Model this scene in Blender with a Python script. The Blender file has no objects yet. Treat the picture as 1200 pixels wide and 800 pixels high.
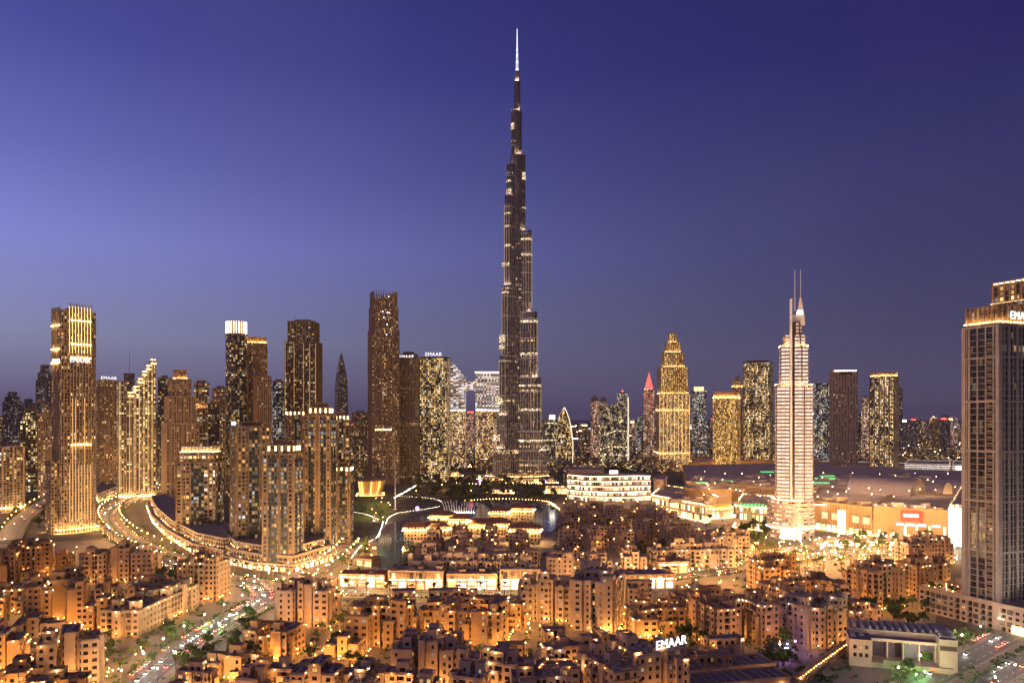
import bpy, math, random
from mathutils import Vector

# ------------------------------------------------------------------ camera, sky, sun, exposure
SC = bpy.context.scene
COL = SC.collection
RND = random.Random(11)
rad = math.radians
FPX, CAM_H, HOR = 900.0, 120.0, 490.0          # focal length and horizon row of the 1200 x 800 photograph

cam = bpy.data.objects.new('camera', bpy.data.cameras.new('camera'))
COL.objects.link(cam)
SC.camera = cam
cam.location = (0, 0, CAM_H)
cam.rotation_euler = (rad(90), 0, 0)
cam.data.sensor_width = 36
cam.data.lens = 36 * FPX / 1200
cam.data.shift_y = 90 / 1200
cam.data.clip_start = 1
cam.data.clip_end = 120000

SUN_AZ = rad(-115)                              # where the sun went down: left of and a little behind the camera
world = bpy.data.worlds.new('World')
SC.world = world
world.use_nodes = True


class NT:
    """small helper to write node trees"""
    def __init__(s, tree):
        s.t = tree
    def n(s, kind, **kw):
        nd = s.t.nodes.new(kind)
        for k, v in kw.items():
            setattr(nd, k, v)
        return nd
    def put(s, sock, v):
        if isinstance(v, bpy.types.NodeSocket):
            s.t.links.new(v, sock)
        else:
            sock.default_value = v
    def m(s, op, a, b=None, c=None, clamp=False):
        nd = s.n('ShaderNodeMath', operation=op, use_clamp=clamp)
        s.put(nd.inputs[0], a)
        if b is not None: s.put(nd.inputs[1], b)
        if c is not None: s.put(nd.inputs[2], c)
        return nd.outputs[0]
    def mix(s, f, a, b, blend='MIX'):
        nd = s.n('ShaderNodeMix', data_type='RGBA', blend_type=blend)
        s.put(nd.inputs[0], f)
        s.put(nd.inputs[6], a if isinstance(a, bpy.types.NodeSocket) else (*a, 1)[:4])
        s.put(nd.inputs[7], b if isinstance(b, bpy.types.NodeSocket) else (*b, 1)[:4])
        return nd.outputs[2]
    def ramp(s, f, stops):
        nd = s.n('ShaderNodeValToRGB')
        el = nd.color_ramp.elements
        while len(el) < len(stops): el.new(0.5)
        for e, (p, c) in zip(el, stops):
            e.position = p
            e.color = (*c, 1)
        s.put(nd.inputs[0], f)
        return nd.outputs[0]
    def noise(s, vec, scale, detail=3, rough=.55, dim='3D'):
        nd = s.n('ShaderNodeTexNoise', noise_dimensions=dim)
        if vec is not None: s.put(nd.inputs['Vector'], vec)
        s.put(nd.inputs['Scale'], scale)
        s.put(nd.inputs['Detail'], detail)
        s.put(nd.inputs['Roughness'], rough)
        return nd.outputs[0]
    def comb(s, x, y, z):
        nd = s.n('ShaderNodeCombineXYZ')
        for i, v in enumerate((x, y, z)): s.put(nd.inputs[i], v)
        return nd.outputs[0]


def srgb(*c):
    return tuple(((x / 255) / 12.92 if x <= 10 else (((x / 255) + .055) / 1.055) ** 2.4) for x in c)


w = NT(world.node_tree)
bg = world.node_tree.nodes['Background']
sky = w.n('ShaderNodeTexSky', sky_type='NISHITA', sun_disc=False)
sky.sun_elevation = rad(-4)
sky.sun_rotation = SUN_AZ
sky.dust_density = 2
sky.ozone_density = 4
gen = w.n('ShaderNodeTexCoord').outputs['Generated']
sep = w.n('ShaderNodeSeparateXYZ')
w.put(sep.inputs[0], gen)
el = w.m('MULTIPLY_ADD', sep.outputs[2], 1.9, 0.02, clamp=True)
west = w.ramp(el, [(0, srgb(112, 99, 112)), (.085, srgb(118, 112, 142)), (.20, srgb(137, 140, 174)), (.41, srgb(129, 136, 209)),
                   (.585, srgb(101, 107, 183)), (.784, srgb(74, 79, 157)), (1, srgb(59, 62, 136))])
east = w.ramp(el, [(0, srgb(104, 88, 104)), (.085, srgb(84, 78, 106)), (.22, srgb(68, 68, 102)), (.39, srgb(57, 58, 102)),
                   (.66, srgb(44, 45, 95)), (.79, srgb(35, 34, 90)), (1, srgb(27, 25, 78))])
az = w.m('MULTIPLY_ADD', sep.outputs[0], -1 / 1.1, .5, clamp=True)
az = w.m('POWER', az, 1.6)
grad = w.mix(az, east, west)
cloud = w.noise(gen, 2.2, 3)
grad = w.mix(w.m('MULTIPLY_ADD', cloud, .16, -.08, clamp=True), grad, (.25, .24, .42))
tot = w.mix(1.0, grad, sky.outputs[0], 'ADD')
world.node_tree.links.new(tot, bg.inputs[0])
bg.inputs[1].default_value = 1.0

sun = bpy.data.objects.new('sun', bpy.data.lights.new('sun', 'SUN'))
COL.objects.link(sun)
sun.data.energy = 0.34
sun.data.color = (1.0, 0.64, 0.45)
sun.data.angle = rad(70)
sun.rotation_euler = (rad(64), 0, rad(-28))

SC.view_settings.view_transform = 'Standard'
SC.view_settings.look = 'None'
SC.view_settings.exposure = 0
SC.view_settings.gamma = 1
SC.cycles.use_denoising = True
SC.cycles.use_light_tree = True
SC.cycles.max_bounces = 4
SC.cycles.diffuse_bounces = 2
SC.cycles.glossy_bounces = 2
SC.cycles.sample_clamp_indirect = 3
SC.cycles.sample_clamp_direct = 30
SC.cycles.caustics_reflective = False
SC.cycles.caustics_refractive = False


# ------------------------------------------------------------------ pixel <-> place
def G(px, py, z=0.0):
    """ground point seen at a pixel of the photograph"""
    Y = (CAM_H - z) * FPX / (py - HOR)
    return ((px - 600) * Y / FPX, Y)

def hz(py, Y):
    return CAM_H - (py - HOR) * Y / FPX


# ------------------------------------------------------------------ mesh helpers
class MB:
    def __init__(s):
        s.v, s.f, s.mi, s.uv = [], [], [], []
    def face(s, pts, m=0, uv=None):
        i = len(s.v)
        s.v.extend(tuple(p) for p in pts)
        s.f.append(tuple(range(i, i + len(pts))))
        s.mi.append(m)
        if uv is None:
            a, b, c = Vector(pts[0]), Vector(pts[1]), Vector(pts[2])
            nrm = (b - a).cross(c - b)
            if abs(nrm.z) > 0.7 * nrm.length:
                uv = [(p[0], p[1]) for p in pts]
            else:
                d = Vector((-nrm.y, nrm.x, 0))
                d.normalize()
                uv = [(p[0] * d.x + p[1] * d.y, p[2]) for p in pts]
        s.uv.extend(uv)
    def prism(s, poly, z0, z1, m=0, mt=None, top=True, bottom=False, ptop=None, u0=0.0):
        """poly counter-clockwise; ptop the top outline when it differs"""
        q = ptop or poly
        n = len(poly)
        u = u0
        for i in range(n):
            a, b = poly[i], poly[(i + 1) % n]
            c, d = q[(i + 1) % n], q[i]
            L = math.hypot(b[0] - a[0], b[1] - a[1])
            s.face([(a[0], a[1], z0), (b[0], b[1], z0), (c[0], c[1], z1), (d[0], d[1], z1)], m, [(u, z0), (u + L, z0), (u + L, z1), (u, z1)])
            u += L
        mt = m if mt is None else mt
        if top: s.face([(p[0], p[1], z1) for p in q], mt)
        if bottom: s.face([(p[0], p[1], z0) for p in reversed(poly)], mt)
        return s
    def box(s, x0, x1, y0, y1, z0, z1, m=0, mt=None, bottom=True):
        return s.prism([(x0, y0), (x1, y0), (x1, y1), (x0, y1)], z0, z1, m, mt, True, bottom)
    def ring(s, poly_out, poly_in, z0, z1, m=0):
        n = len(poly_out)
        for i in range(n):
            j = (i + 1) % n
            a, b, c, d = poly_out[i], poly_out[j], poly_in[j], poly_in[i]
            s.face([(a[0], a[1], z0), (b[0], b[1], z0), (b[0], b[1], z1), (a[0], a[1], z1)], m)
            s.face([(c[0], c[1], z0), (d[0], d[1], z0), (d[0], d[1], z1), (c[0], c[1], z1)], m)
            s.face([(a[0], a[1], z1), (b[0], b[1], z1), (c[0], c[1], z1), (d[0], d[1], z1)], m)
            s.face([(d[0], d[1], z0), (c[0], c[1], z0), (b[0], b[1], z0), (a[0], a[1], z0)], m)
        return s
    def beam(s, p, q, wd, ht, m=0):
        p, q = Vector(p), Vector(q)
        d = (q - p).normalized()
        up = Vector((0, 0, 1)) if abs(d.z) < .95 else Vector((0, 1, 0))
        r = d.cross(up).normalized() * wd / 2
        u = d.cross(r).normalized() * ht / 2
        A = [p - r - u, p + r - u, p + r + u, p - r + u]
        B = [x + (q - p) for x in A]
        for i in range(4):
            j = (i + 1) % 4
            s.face([A[i], A[j], B[j], B[i]], m)
        s.face(A[::-1], m)
        s.face(B, m)
        return s
    def tube(s, pts, rr, n=6, m=0, cap=True):
        rings = []
        for k, p in enumerate(pts):
            p = Vector(p)
            a = Vector(pts[max(k - 1, 0)])
            b = Vector(pts[min(k + 1, len(pts) - 1)])
            d = (b - a).normalized()
            up = Vector((0, 0, 1)) if abs(d.z) < .9 else Vector((1, 0, 0))
            r = d.cross(up).normalized()
            u = d.cross(r).normalized()
            rings.append([p + (r * math.cos(2 * math.pi * i / n) + u * math.sin(2 * math.pi * i / n)) * rr[k] for i in range(n)])
        for A, B in zip(rings, rings[1:]):
            for i in range(n):
                j = (i + 1) % n
                s.face([A[i], A[j], B[j], B[i]], m)
        if cap:
            s.face(rings[0][::-1], m)
            s.face(rings[-1], m)
        return s
    def octa(s, c, r, m=0, rz=None):
        x, y, z = c
        rz = rz or r
        e = [(x + r, y, z), (x, y + r, z), (x - r, y, z), (x, y - r, z)]
        for i in range(4):
            a, b = e[i], e[(i + 1) % 4]
            s.face([a, b, (x, y, z + rz)], m)
            s.face([b, a, (x, y, z - rz)], m)
        return s
    def lathe(s, prof, n=16, m=0, cx=0, cy=0):
        for (r0, z0), (r1, z1) in zip(prof, prof[1:]):
            for i in range(n):
                a, b = 2 * math.pi * i / n, 2 * math.pi * (i + 1) / n
                P = lambda r, t, z: (cx + r * math.cos(t), cy + r * math.sin(t), z)
                pts = [P(r0, a, z0), P(r0, b, z0), P(r1, b, z1), P(r1, a, z1)]
                if r1 < 1e-6: pts = pts[:3]
                elif r0 < 1e-6: pts = [pts[0], pts[2], pts[3]]
                per = 2 * math.pi * max(r0, r1)
                uu = [(per * i / n, z0), (per * (i + 1) / n, z0), (per * (i + 1) / n, z1), (per * i / n, z1)][:len(pts)]
                s.face(pts, m, uu)
        return s
    def mesh(s, name, mats):
        me = bpy.data.meshes.new(name)
        me.from_pydata(s.v, [], s.f)
        for mt in (mats if isinstance(mats, (list, tuple)) else [mats]):
            me.materials.append(mt)
        me.polygons.foreach_set('material_index', s.mi)
        lay = me.uv_layers.new(name='UVMap')
        lay.data.foreach_set('uv', [c for p in s.uv for c in p])
        me.update()
        return me
    def build(s, name, mats, parent=None):
        o = bpy.data.objects.new(name, s.mesh(name, mats))
        COL.objects.link(o)
        o.parent = parent
        return o


def tag(o, label, cat, group=None):
    o['label'] = label
    o['category'] = cat
    if group: o['group'] = group
    return o

def thing(name, label, cat, loc=(0, 0, 0), rz=0.0, group=None):
    o = bpy.data.objects.new(name, None)
    COL.objects.link(o)
    o.location = loc
    o.rotation_euler = (0, 0, rz)
    return tag(o, label, cat, group)

def link_copy(mesh, name, parent, loc=(0, 0, 0), rz=0.0, scale=None):
    o = bpy.data.objects.new(name, mesh)
    COL.objects.link(o)
    o.parent = parent
    o.location = loc
    o.rotation_euler = (0, 0, rz)
    if scale: o.scale = scale
    return o

def dup(root, loc, rz=0.0, scale=1.0, label=None, group=None):
    r = root.copy()
    COL.objects.link(r)
    r.location = loc
    r.rotation_euler = (0, 0, rz)
    r.scale = (scale, scale, scale)
    if label: r['label'] = label
    if group: r['group'] = group
    for ch in root.children:
        c = ch.copy()
        COL.objects.link(c)
        c.parent = r
        for g in ch.children:
            d = g.copy()
            COL.objects.link(d)
            d.parent = c
    return r

def structure(name, mb, mats):
    o = mb.build(name, mats)
    o['kind'] = 'structure'
    return o

def rect(wd, dp, cx=0.0, cy=0.0):
    return [(cx - wd / 2, cy - dp / 2), (cx + wd / 2, cy - dp / 2), (cx + wd / 2, cy + dp / 2), (cx - wd / 2, cy + dp / 2)]

def ngon(r, n, a0=0.0, cx=0.0, cy=0.0, sy=1.0):
    return [(cx + r * math.cos(a0 + 2 * math.pi * i / n), cy + sy * r * math.sin(a0 + 2 * math.pi * i / n)) for i in range(n)]

def inset(poly, d):
    cx = sum(p[0] for p in poly) / len(poly)
    cy = sum(p[1] for p in poly) / len(poly)
    out = []
    n = len(poly)
    for i in range(n):
        a, b, c = Vector(poly[i - 1]), Vector(poly[i]), Vector(poly[(i + 1) % n])
        e1, e2 = (b - a).normalized(), (c - b).normalized()
        n1, n2 = Vector((-e1.y, e1.x)), Vector((-e2.y, e2.x))
        k = (n1 + n2)
        k = k / max(.3, 1 + n1.dot(n2))
        out.append(tuple(b + k * d))
    return out


# ------------------------------------------------------------------ materials
def new_mat(name):
    mt = bpy.data.materials.new(name)
    mt.use_nodes = True
    return mt, NT(mt.node_tree), mt.node_tree.nodes['Principled BSDF']

def mat(name, col, rough=.8, metal=0.0, var=.34, scale=.15, spec=.3, objvar=.12):
    mt, t, b = new_mat(name)
    co = t.n('ShaderNodeTexCoord').outputs['Object']
    f = t.noise(co, scale, 5, .6)
    f2 = t.noise(co, scale * 11, 2)
    f = t.m('ADD', t.m('MULTIPLY', f, .7), t.m('MULTIPLY', f2, .3))
    oi = t.n('ShaderNodeObjectInfo').outputs['Random']
    k = t.m('MULTIPLY_ADD', t.m('SUBTRACT', f, .5), 3.2 * var, 1.0)
    k = t.m('ADD', k, t.m('MULTIPLY', t.m('SUBTRACT', oi, .5), 2 * objvar))
    k = t.m('MAXIMUM', k, .15)
    c = t.mix(1.0, col, t.comb(k, k, k), 'MULTIPLY')
    t.put(b.inputs['Base Color'], c)
    t.put(b.inputs['Roughness'], t.m('MULTIPLY_ADD', f2, .2, rough - .1, clamp=True))
    b.inputs['Metallic'].default_value = metal
    b.inputs['Specular IOR Level'].default_value = spec
    return mt

def glow(name, col, s, sample=True, var=0.0, base=(.5, .45, .4)):
    mt, t, b = new_mat(name)
    b.inputs['Base Color'].default_value = (*base, 1)
    b.inputs['Emission Color'].default_value = (*col, 1)
    if var:
        oi = t.n('ShaderNodeObjectInfo').outputs['Random']
        t.put(b.inputs['Emission Strength'], t.m('MULTIPLY_ADD', oi, 2 * var * s, s * (1 - var)))
    else:
        b.inputs['Emission Strength'].default_value = s
    mt.cycles.emission_sampling = 'FRONT' if sample else 'NONE'
    return mt

def facade(name, wall, glass=(.012, .014, .02), bay=3.2, flr=3.5, ww=.62, wh=.6, lit=.25, warm=(1, .58, .2), cool=(1, .85, .6),
           amp=2.2, coolp=.2, spand=None, floorlit=.25, grough=.1, fade=0, even=False):
    """window grid in metres on the UVs: walls, recessed-looking panes, rooms lit at random"""
    mt, t, b = new_mat(name)
    uv = t.n('ShaderNodeSeparateXYZ')
    t.put(uv.inputs[0], t.n('ShaderNodeUVMap').outputs[0])
    U = t.m('DIVIDE', uv.outputs[0], bay)
    V = t.m('DIVIDE', uv.outputs[1], flr)
    fu, fv, iu, iv = t.m('FRACT', U), t.m('FRACT', V), t.m('FLOOR', U), t.m('FLOOR', V)
    mu = t.m('LESS_THAN', t.m('ABSOLUTE', t.m('SUBTRACT', fu, .5)), ww / 2)
    mv = t.m('LESS_THAN', t.m('ABSOLUTE', t.m('SUBTRACT', fv, .47)), wh / 2)
    mask = t.m('MULTIPLY', mu, mv)
    oi = t.m('MULTIPLY', t.n('ShaderNodeObjectInfo').outputs['Random'], 517.0)
    wn = t.n('ShaderNodeTexWhiteNoise', noise_dimensions='3D')
    t.put(wn.inputs['Vector'], t.comb(iu, iv, oi))
    sc = t.n('ShaderNodeSeparateColor')
    t.put(sc.inputs[0], wn.outputs['Color'])
    fl = t.n('ShaderNodeTexWhiteNoise', noise_dimensions='2D')
    t.put(fl.inputs['Vector'], t.comb(iv, oi, 0.0))
    clump = t.noise(t.comb(t.m('MULTIPLY', iu, .23), t.m('MULTIPLY', iv, .13), oi), 1.0, 2)
    p = t.m('MULTIPLY', t.m('MULTIPLY_ADD', clump, 3.2, -.5), lit * 1.25)
    if fade:                                    # lower storeys are homes and lit more often
        p = t.m('MULTIPLY', p, t.m('MAXIMUM', t.m('SUBTRACT', 1.6, t.m('DIVIDE', uv.outputs[1], fade)), .22))
    p = t.m('ADD', p, t.m('MULTIPLY', t.m('LESS_THAN', fl.outputs[0], .06), floorlit))
    on = t.m('LESS_THAN', wn.outputs['Value'], p)
    br = t.m('MULTIPLY_ADD', t.m('POWER', sc.outputs[0], 1.9), amp * 2.3, .12) if not even else t.m('MULTIPLY_ADD', sc.outputs[0], amp * .6, amp * .9)
    e = t.m('MULTIPLY', t.m('MULTIPLY', on, br), mask)
    colr = t.mix(t.m('LESS_THAN', sc.outputs[1], coolp), warm, cool)
    co = t.n('ShaderNodeTexCoord').outputs['Object']
    st = t.noise(co, .05, 5, .6)
    wv = t.m('MULTIPLY_ADD', st, .7, .65)
    wc = t.mix(1.0, wall, t.comb(wv, wv, wv), 'MULTIPLY')
    if spand is not None:                       # slab edges read as their own bands
        wc = t.mix(t.m('MULTIPLY', mu, t.m('SUBTRACT', 1.0, mv)), wc, spand)
    gv = t.m('MULTIPLY_ADD', sc.outputs[2], 1.2, .5)
    gc = t.mix(1.0, glass, t.comb(gv, gv, gv), 'MULTIPLY')
    t.put(b.inputs['Base Color'], t.mix(mask, wc, gc))
    t.put(b.inputs['Roughness'], t.m('MULTIPLY_ADD', mask, grough - .78, .78))
    t.put(b.inputs['Emission Color'], colr)
    t.put(b.inputs['Emission Strength'], e)
    bp = t.n('ShaderNodeBump')
    bp.inputs['Strength'].default_value = .6
    bp.inputs['Distance'].default_value = .25
    t.put(bp.inputs['Height'], t.m('SUBTRACT', 1.0, mask))
    t.t.links.new(bp.outputs[0], b.inputs['Normal'])
    mt.cycles.emission_sampling = 'NONE'
    return mt

WARM, GOLD, WHITE, COOLW = (1, .52, .17), (1, .47, .10), (1, .86, .66), (.86, .92, 1)
M = dict(
    asphalt=mat('asphalt', (.09, .08, .075), .55, var=.3, scale=.08),
    paving=mat('paving', (.26, .20, .15), .8, var=.3, scale=.12),
    plaza=mat('plaza_stone', (.36, .29, .22), .7, var=.25, scale=.1),
    ground=mat('ground', (.10, .075, .055), .95, var=.6, scale=.012),
    kerb=mat('kerb', (.4, .36, .32), .8),
    paint=mat('road_paint', (.75, .72, .66), .7, var=.1),
    grass=mat('grass', (.05, .085, .02), .95, var=.5, scale=.2),
    roof=mat('roof_deck', (.20, .145, .145), .9, var=.5, scale=.22),
    rooflt=mat('roof_screed', (.28, .20, .16), .9, var=.4, scale=.3),
    mallroof=mat('mall_roof', (.45, .31, .22), .85, var=.35, scale=.05),
    unit=mat('roof_unit', (.30, .28, .28), .6, var=.2),
    wood=mat('timber', (.10, .05, .03), .8),
    dark=mat('dark_metal', (.03, .028, .03), .5, metal=.4),
    steel=mat('steel', (.45, .45, .48), .35, metal=.8),
    white=mat('white_panel', (.72, .70, .68), .5, var=.1),
    redroof=mat('red_awning', (.42, .05, .03), .8),
    canvas=mat('canvas', (.62, .55, .46), .85),
    bark=mat('bark', (.10, .065, .04), .9),
    leaf=mat('leaf', (.045, .07, .018), .8, var=.7, scale=.7, objvar=.3),
    leafb=mat('leaf_bright', (.06, .10, .02), .8, var=.7, scale=.7, objvar=.3),
    palm=mat('palm_leaf', (.07, .085, .025), .7, var=.5, scale=.5, objvar=.25),
    terra=mat('terracotta', (.30, .12, .06), .85, var=.35, scale=.3),
    rail=mat('balcony_rail', (.07, .045, .03), .6),
    purplescreen=mat('violet_screen', (.05, .03, .055), .5, var=.4, scale=.6),
    bulb=glow('bulb', WARM, 330),
    bulbw=glow('bulb_white', WHITE, 200),
    lamp=glow('lamp_head', (1, .55, .19), 5200),
    lampw=glow('lamp_white', (1, .84, .62), 3600),
    lampg=glow('lamp_gold', (1, .45, .10), 3200),
    lampv=glow('lamp_violet', (.42, .24, 1), 420),
    lampgreen=glow('lamp_green', (.3, 1, .2), 900),
    strip=glow('light_strip', (1, .64, .28), 70),
    stripsoft=glow('light_strip_soft', (1, .62, .26), 26),
    stripw=glow('light_strip_white', (1, .84, .64), 45),
    stripg=glow('light_strip_gold', (1, .52, .13), 75),
    stripf=glow('floodlight_lens', (1, .60, .24), 240),
    cove=glow('cove_light', (1, .66, .30), 9),
    covew=glow('cove_white', (1, .88, .74), 5),
    sign=glow('sign_face', (.93, .93, 1), 1.5, sample=False),
    red=glow('red_light', (1, .06, .03), 5, sample=False),
    redsign=glow('red_sign', (1, .035, .012), .8, sample=False, base=(.4, .02, .01)),
    violet=glow('violet_light', (.40, .16, 1), 5),
    green=glow('green_light', (.02, .75, .20), 1.1),
    headl=glow('headlight_lens', (1, .95, .85), 900),
    taill=glow('taillight_lens', (1, .05, .02), 120),
    shop=glow('shop_interior', (1, .62, .26), 2.6),
    shopw=glow('shop_interior_white', (1, .85, .62), 3.2),
    screen=glow('screen', (.7, .75, 1), 3.5),
)
STONE = [mat('stone_sand', (.33, .225, .15)), mat('stone_ochre', (.32, .195, .105)), mat('stone_pale', (.40, .295, .215)),
         mat('stone_rose', (.35, .24, .18)), mat('stone_tan', (.25, .165, .105))]


def room_glass():
    mt, t, b = new_mat('window_pane')
    oi = t.n('ShaderNodeObjectInfo').outputs['Random']
    b.inputs['Base Color'].default_value = (.012, .012, .016, 1)
    b.inputs['Roughness'].default_value = .08
    on = t.m('LESS_THAN', oi, .13)
    t.put(b.inputs['Emission Color'], t.mix(t.m('LESS_THAN', oi, .03), (1, .55, .18), (1, .85, .6)))
    t.put(b.inputs['Emission Strength'], t.m('MULTIPLY', on, t.m('MULTIPLY_ADD', oi, 9.0, .25)))
    mt.cycles.emission_sampling = 'NONE'
    return mt

M['pane'] = room_glass()
M['recess'] = facade('recess_glass', (.02, .02, .02), bay=1.9, flr=3.4, ww=1.0, wh=1.0, lit=.10, amp=1.6)

M['terrace']=glow('terrace_lens', (1, .70, .40), 1100)
M['liney']=glow('fin_glow', (1, .60, .22), 1.1)
M['linebr']=glow('fin_glow_bright', (1, .66, .20), 2.6)
M['upbr']=glow('floodlight_bright', (1, .58, .18), 420)
M['panelwarm']=glow('lit_floor_panel', (1, .72, .42), .9, sample=False)
def bulb_mesh(r, name, m_):
    return MB().octa((0, 0, 0), r).mesh(name, m_)
BULB = bulb_mesh(.2, 'light_bulb', M['bulb'])
BULBS = [BULB] + [bulb_mesh(r, 'light_bulb', glow('bulb_%d' % i, c, v)) for i, (r, c, v) in enumerate(((.14, (1, .50, .14), 620), (.24, (1, .64, .28), 560), (.16, (1, .78, .5), 320), (.12, (1, .45, .1), 260), (.22, (1, .56, .2), 850)))]
def garden_mesh(m_):
    b = MB().octa((0, 0, 2.6), .22, 0)
    b.box(-.06, .06, -.06, .06, 0, 2.35, 1)
    return b.mesh('garden_lamp', [m_, M['dark']])
GARDEN = garden_mesh(glow('garden_lamp_glass', (1, .47, .11), 4200))
M['park'] = mat('park_ground', (.10, .085, .05), .95, var=.6, scale=.05)
M['palmup'] = glow('palm_uplight', (1, .60, .20), 1700)
M['shops'] = [glow('shop_interior_%d' % i, c, v) for i, (c, v) in enumerate((((1, .62, .26), 2.6), ((1, .50, .16), 1.5), ((1, .84, .6), 3.2), ((1, .72, .4), .8), ((1, .42, .12), 2.2), ((1, .66, .3), 4.5), ((.9, .85, 1), 2.2)))]
M['lawn'] = mat('lawn_grass', (.075, .15, .02), .95, var=.4, scale=.15)
M['roof_fill'] = glow('roof_glow', (1, .66, .36), 2600)
M['burjline'] = glow('shaft_line', (1, .66, .34), .36, sample=False)
M['warm_strip'] = glow('warm_strip', (1, .62, .3), .55)


# ------------------------------------------------------------------ ground, roads, water
def ribbon(pts, wd, z, mb=None, m=0, off=0.0):
    mb = mb or MB()
    L, Rr = [], []
    for k, p in enumerate(pts):
        a, b = Vector(pts[max(k - 1, 0)]), Vector(pts[min(k + 1, len(pts) - 1)])
        d = (b - a).normalized()
        nn = Vector((-d.y, d.x))
        c = Vector(p) + nn * off
        L.append(c + nn * wd / 2)
        Rr.append(c - nn * wd / 2)
    for k in range(len(pts) - 1):
        mb.face([(*Rr[k], z), (*Rr[k + 1], z), (*L[k + 1], z), (*L[k], z)], m)
    return mb

def smooth(pts, step=8.0):
    """Catmull-Rom through ground points, resampled"""
    out = []
    P = [Vector(p) for p in pts]
    P = [P[0] * 2 - P[1]] + P + [P[-1] * 2 - P[-2]]
    for i in range(1, len(P) - 2):
        n = max(2, int((P[i + 1] - P[i]).length / step))
        for k in range(n):
            t = k / n
            a, b, c, d = P[i - 1], P[i], P[i + 1], P[i + 2]
            out.append(.5 * ((2 * b) + (c - a) * t + (2 * a - 5 * b + 4 * c - d) * t * t + (3 * b - a - 3 * c + d) * t ** 3))
    out.append(P[-2])
    return [tuple(p) for p in out]

def walk(pts, gap, off=0.0, start=0.0):
    """points every gap metres along a line, with heading"""
    out = []
    need = start
    for a, b in zip(pts, pts[1:]):
        a, b = Vector(a), Vector(b)
        L = (b - a).length
        if L < 1e-6: continue
        d = (b - a) / L
        while need <= L:
            p = a + d * need
            out.append((p.x - d.y * off, p.y + d.x * off, math.atan2(d.y, d.x)))
            need += gap
        need -= L
    return out

mb = MB()
mb.face([(-45000, -300, 0), (45000, -300, 0), (45000, 59000, 0), (-45000, 59000, 0)])
structure('ground', mb, M['ground'])

ROADS = {}
def px_line(pts):
    return smooth([G(*p) for p in pts])

ROADS['boulevard'] = (px_line([(206, 572), (170, 579), (145, 589), (129, 600), (130, 613), (146, 629), (168, 641), (198, 653), (236, 671), (290, 682), (345, 688),
                              (420, 692), (520, 694), (620, 692), (700, 687), (760, 677), (840, 668), (905, 656), (980, 649), (1060, 648), (1125, 655)]), 17)
ROADS['old_town_road'] = (px_line([(140, 835), (165, 802), (190, 781), (216, 760), (250, 738), (285, 718), (306, 706), (314, 698), (309, 690), (302, 684)]), 12)
ROADS['highway_near'] = (px_line([(1010, 850), (1085, 800), (1140, 769), (1200, 739), (1290, 703)]), 13)
ROADS['highway_far'] = (px_line([(1080, 850), (1150, 803), (1200, 775), (1300, 730)]), 13)
ROADS['side_street'] = (px_line([(10, 632), (20, 614), (33, 602), (48, 591), (64, 582)]), 14)
ROADS['mall_street'] = (px_line([(1125, 655), (1120, 640), (1100, 632), (1040, 633), (985, 640), (940, 648)]), 14)
ROADS['plaza_road'] = (px_line([(345, 688), (375, 672), (398, 655), (412, 640)]), 12)
mb, mk, mp, ms = MB(), MB(), MB(), MB()
for ri, (nm, (pts, wd)) in enumerate(ROADS.items()):
    zz = .02 + ri * .004
    r = MB()
    ribbon(pts, wd, zz, r)
    structure(nm, r, M['asphalt'])
    r = MB()
    for sgn in (-1, 1):
        ribbon(pts, 4.0, .145 + ri * .004, r, 0, sgn * (wd / 2 + 2.25))
    structure('pavement', r, M['paving'])
    r = MB()
    for sgn in (-1, 1):
        for (x, y, a), (x2, y2, a2) in zip(walk(pts, 8, sgn * (wd / 2 + .12)), walk(pts, 8, sgn * (wd / 2 + .12))[1:]):
            r.beam((x, y, .07), (x2, y2, .07), .24, .17)
    structure('kerb', r, M['kerb'])
    r = MB()
    lanes = (-wd / 4, wd / 4) if wd > 10 else (0,)
    for off in lanes:
        for x, y, a in walk(pts, 9, off):
            c, s = math.cos(a) * 2, math.sin(a) * 2
            nx, ny = -math.sin(a) * .09, math.cos(a) * .09
            z = zz + .006
            r.face([(x - c + nx, y - s + ny, z), (x - c - nx, y - s - ny, z), (x + c - nx, y + s - ny, z), (x + c + nx, y + s + ny, z)])
    structure('lane_markings', r, M['paint'])
    if nm in ('boulevard',):
        r = MB()
        ribbon(pts, 1.6, .16, r)
        structure('median_strip', r, M['grass'])

def ground_patch(name, pxs, mtl, z):
    mb = MB()
    pts = [G(*p) for p in pxs]
    ar = sum(a[0] * b[1] - b[0] * a[1] for a, b in zip(pts, pts[1:] + pts[:1]))
    if ar < 0: pts = pts[::-1]
    mb.face([(x, y, z) for x, y in pts])
    return structure(name, mb, mtl)

def water_mat():
    mt, t, b = new_mat('lake_water')
    b.inputs['Base Color'].default_value = (.04, .12, .22, 1)
    b.inputs['Roughness'].default_value = .07
    co = t.n('ShaderNodeTexCoord').outputs['Object']
    bp = t.n('ShaderNodeBump')
    bp.inputs['Strength'].default_value = .05
    bp.inputs['Distance'].default_value = .3
    t.put(bp.inputs['Height'], t.noise(co, .35, 4))
    t.t.links.new(bp.outputs[0], b.inputs['Normal'])
    return mt
LAKE = [(446, 668), (441, 645), (444, 626), (455, 614), (478, 607), (505, 603), (519, 599), (522, 592), (545, 589), (600, 587), (648, 590), (655, 604), (648, 622),
        (622, 624), (600, 611), (560, 610), (505, 615), (486, 622), (482, 645), (478, 672)]
ground_patch('lake_water', LAKE, water_mat(), .012)
ground_patch('lawn', [(412, 612), (452, 611), (461, 603), (458, 588), (432, 583), (408, 584)], M['lawn'], .10)
ground_patch('plaza_paving', [(640, 655), (840, 650), (960, 636), (1125, 630), (1125, 652), (980, 646), (905, 652), (840, 664), (760, 674), (660, 684)], M['plaza'], .008)
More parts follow.
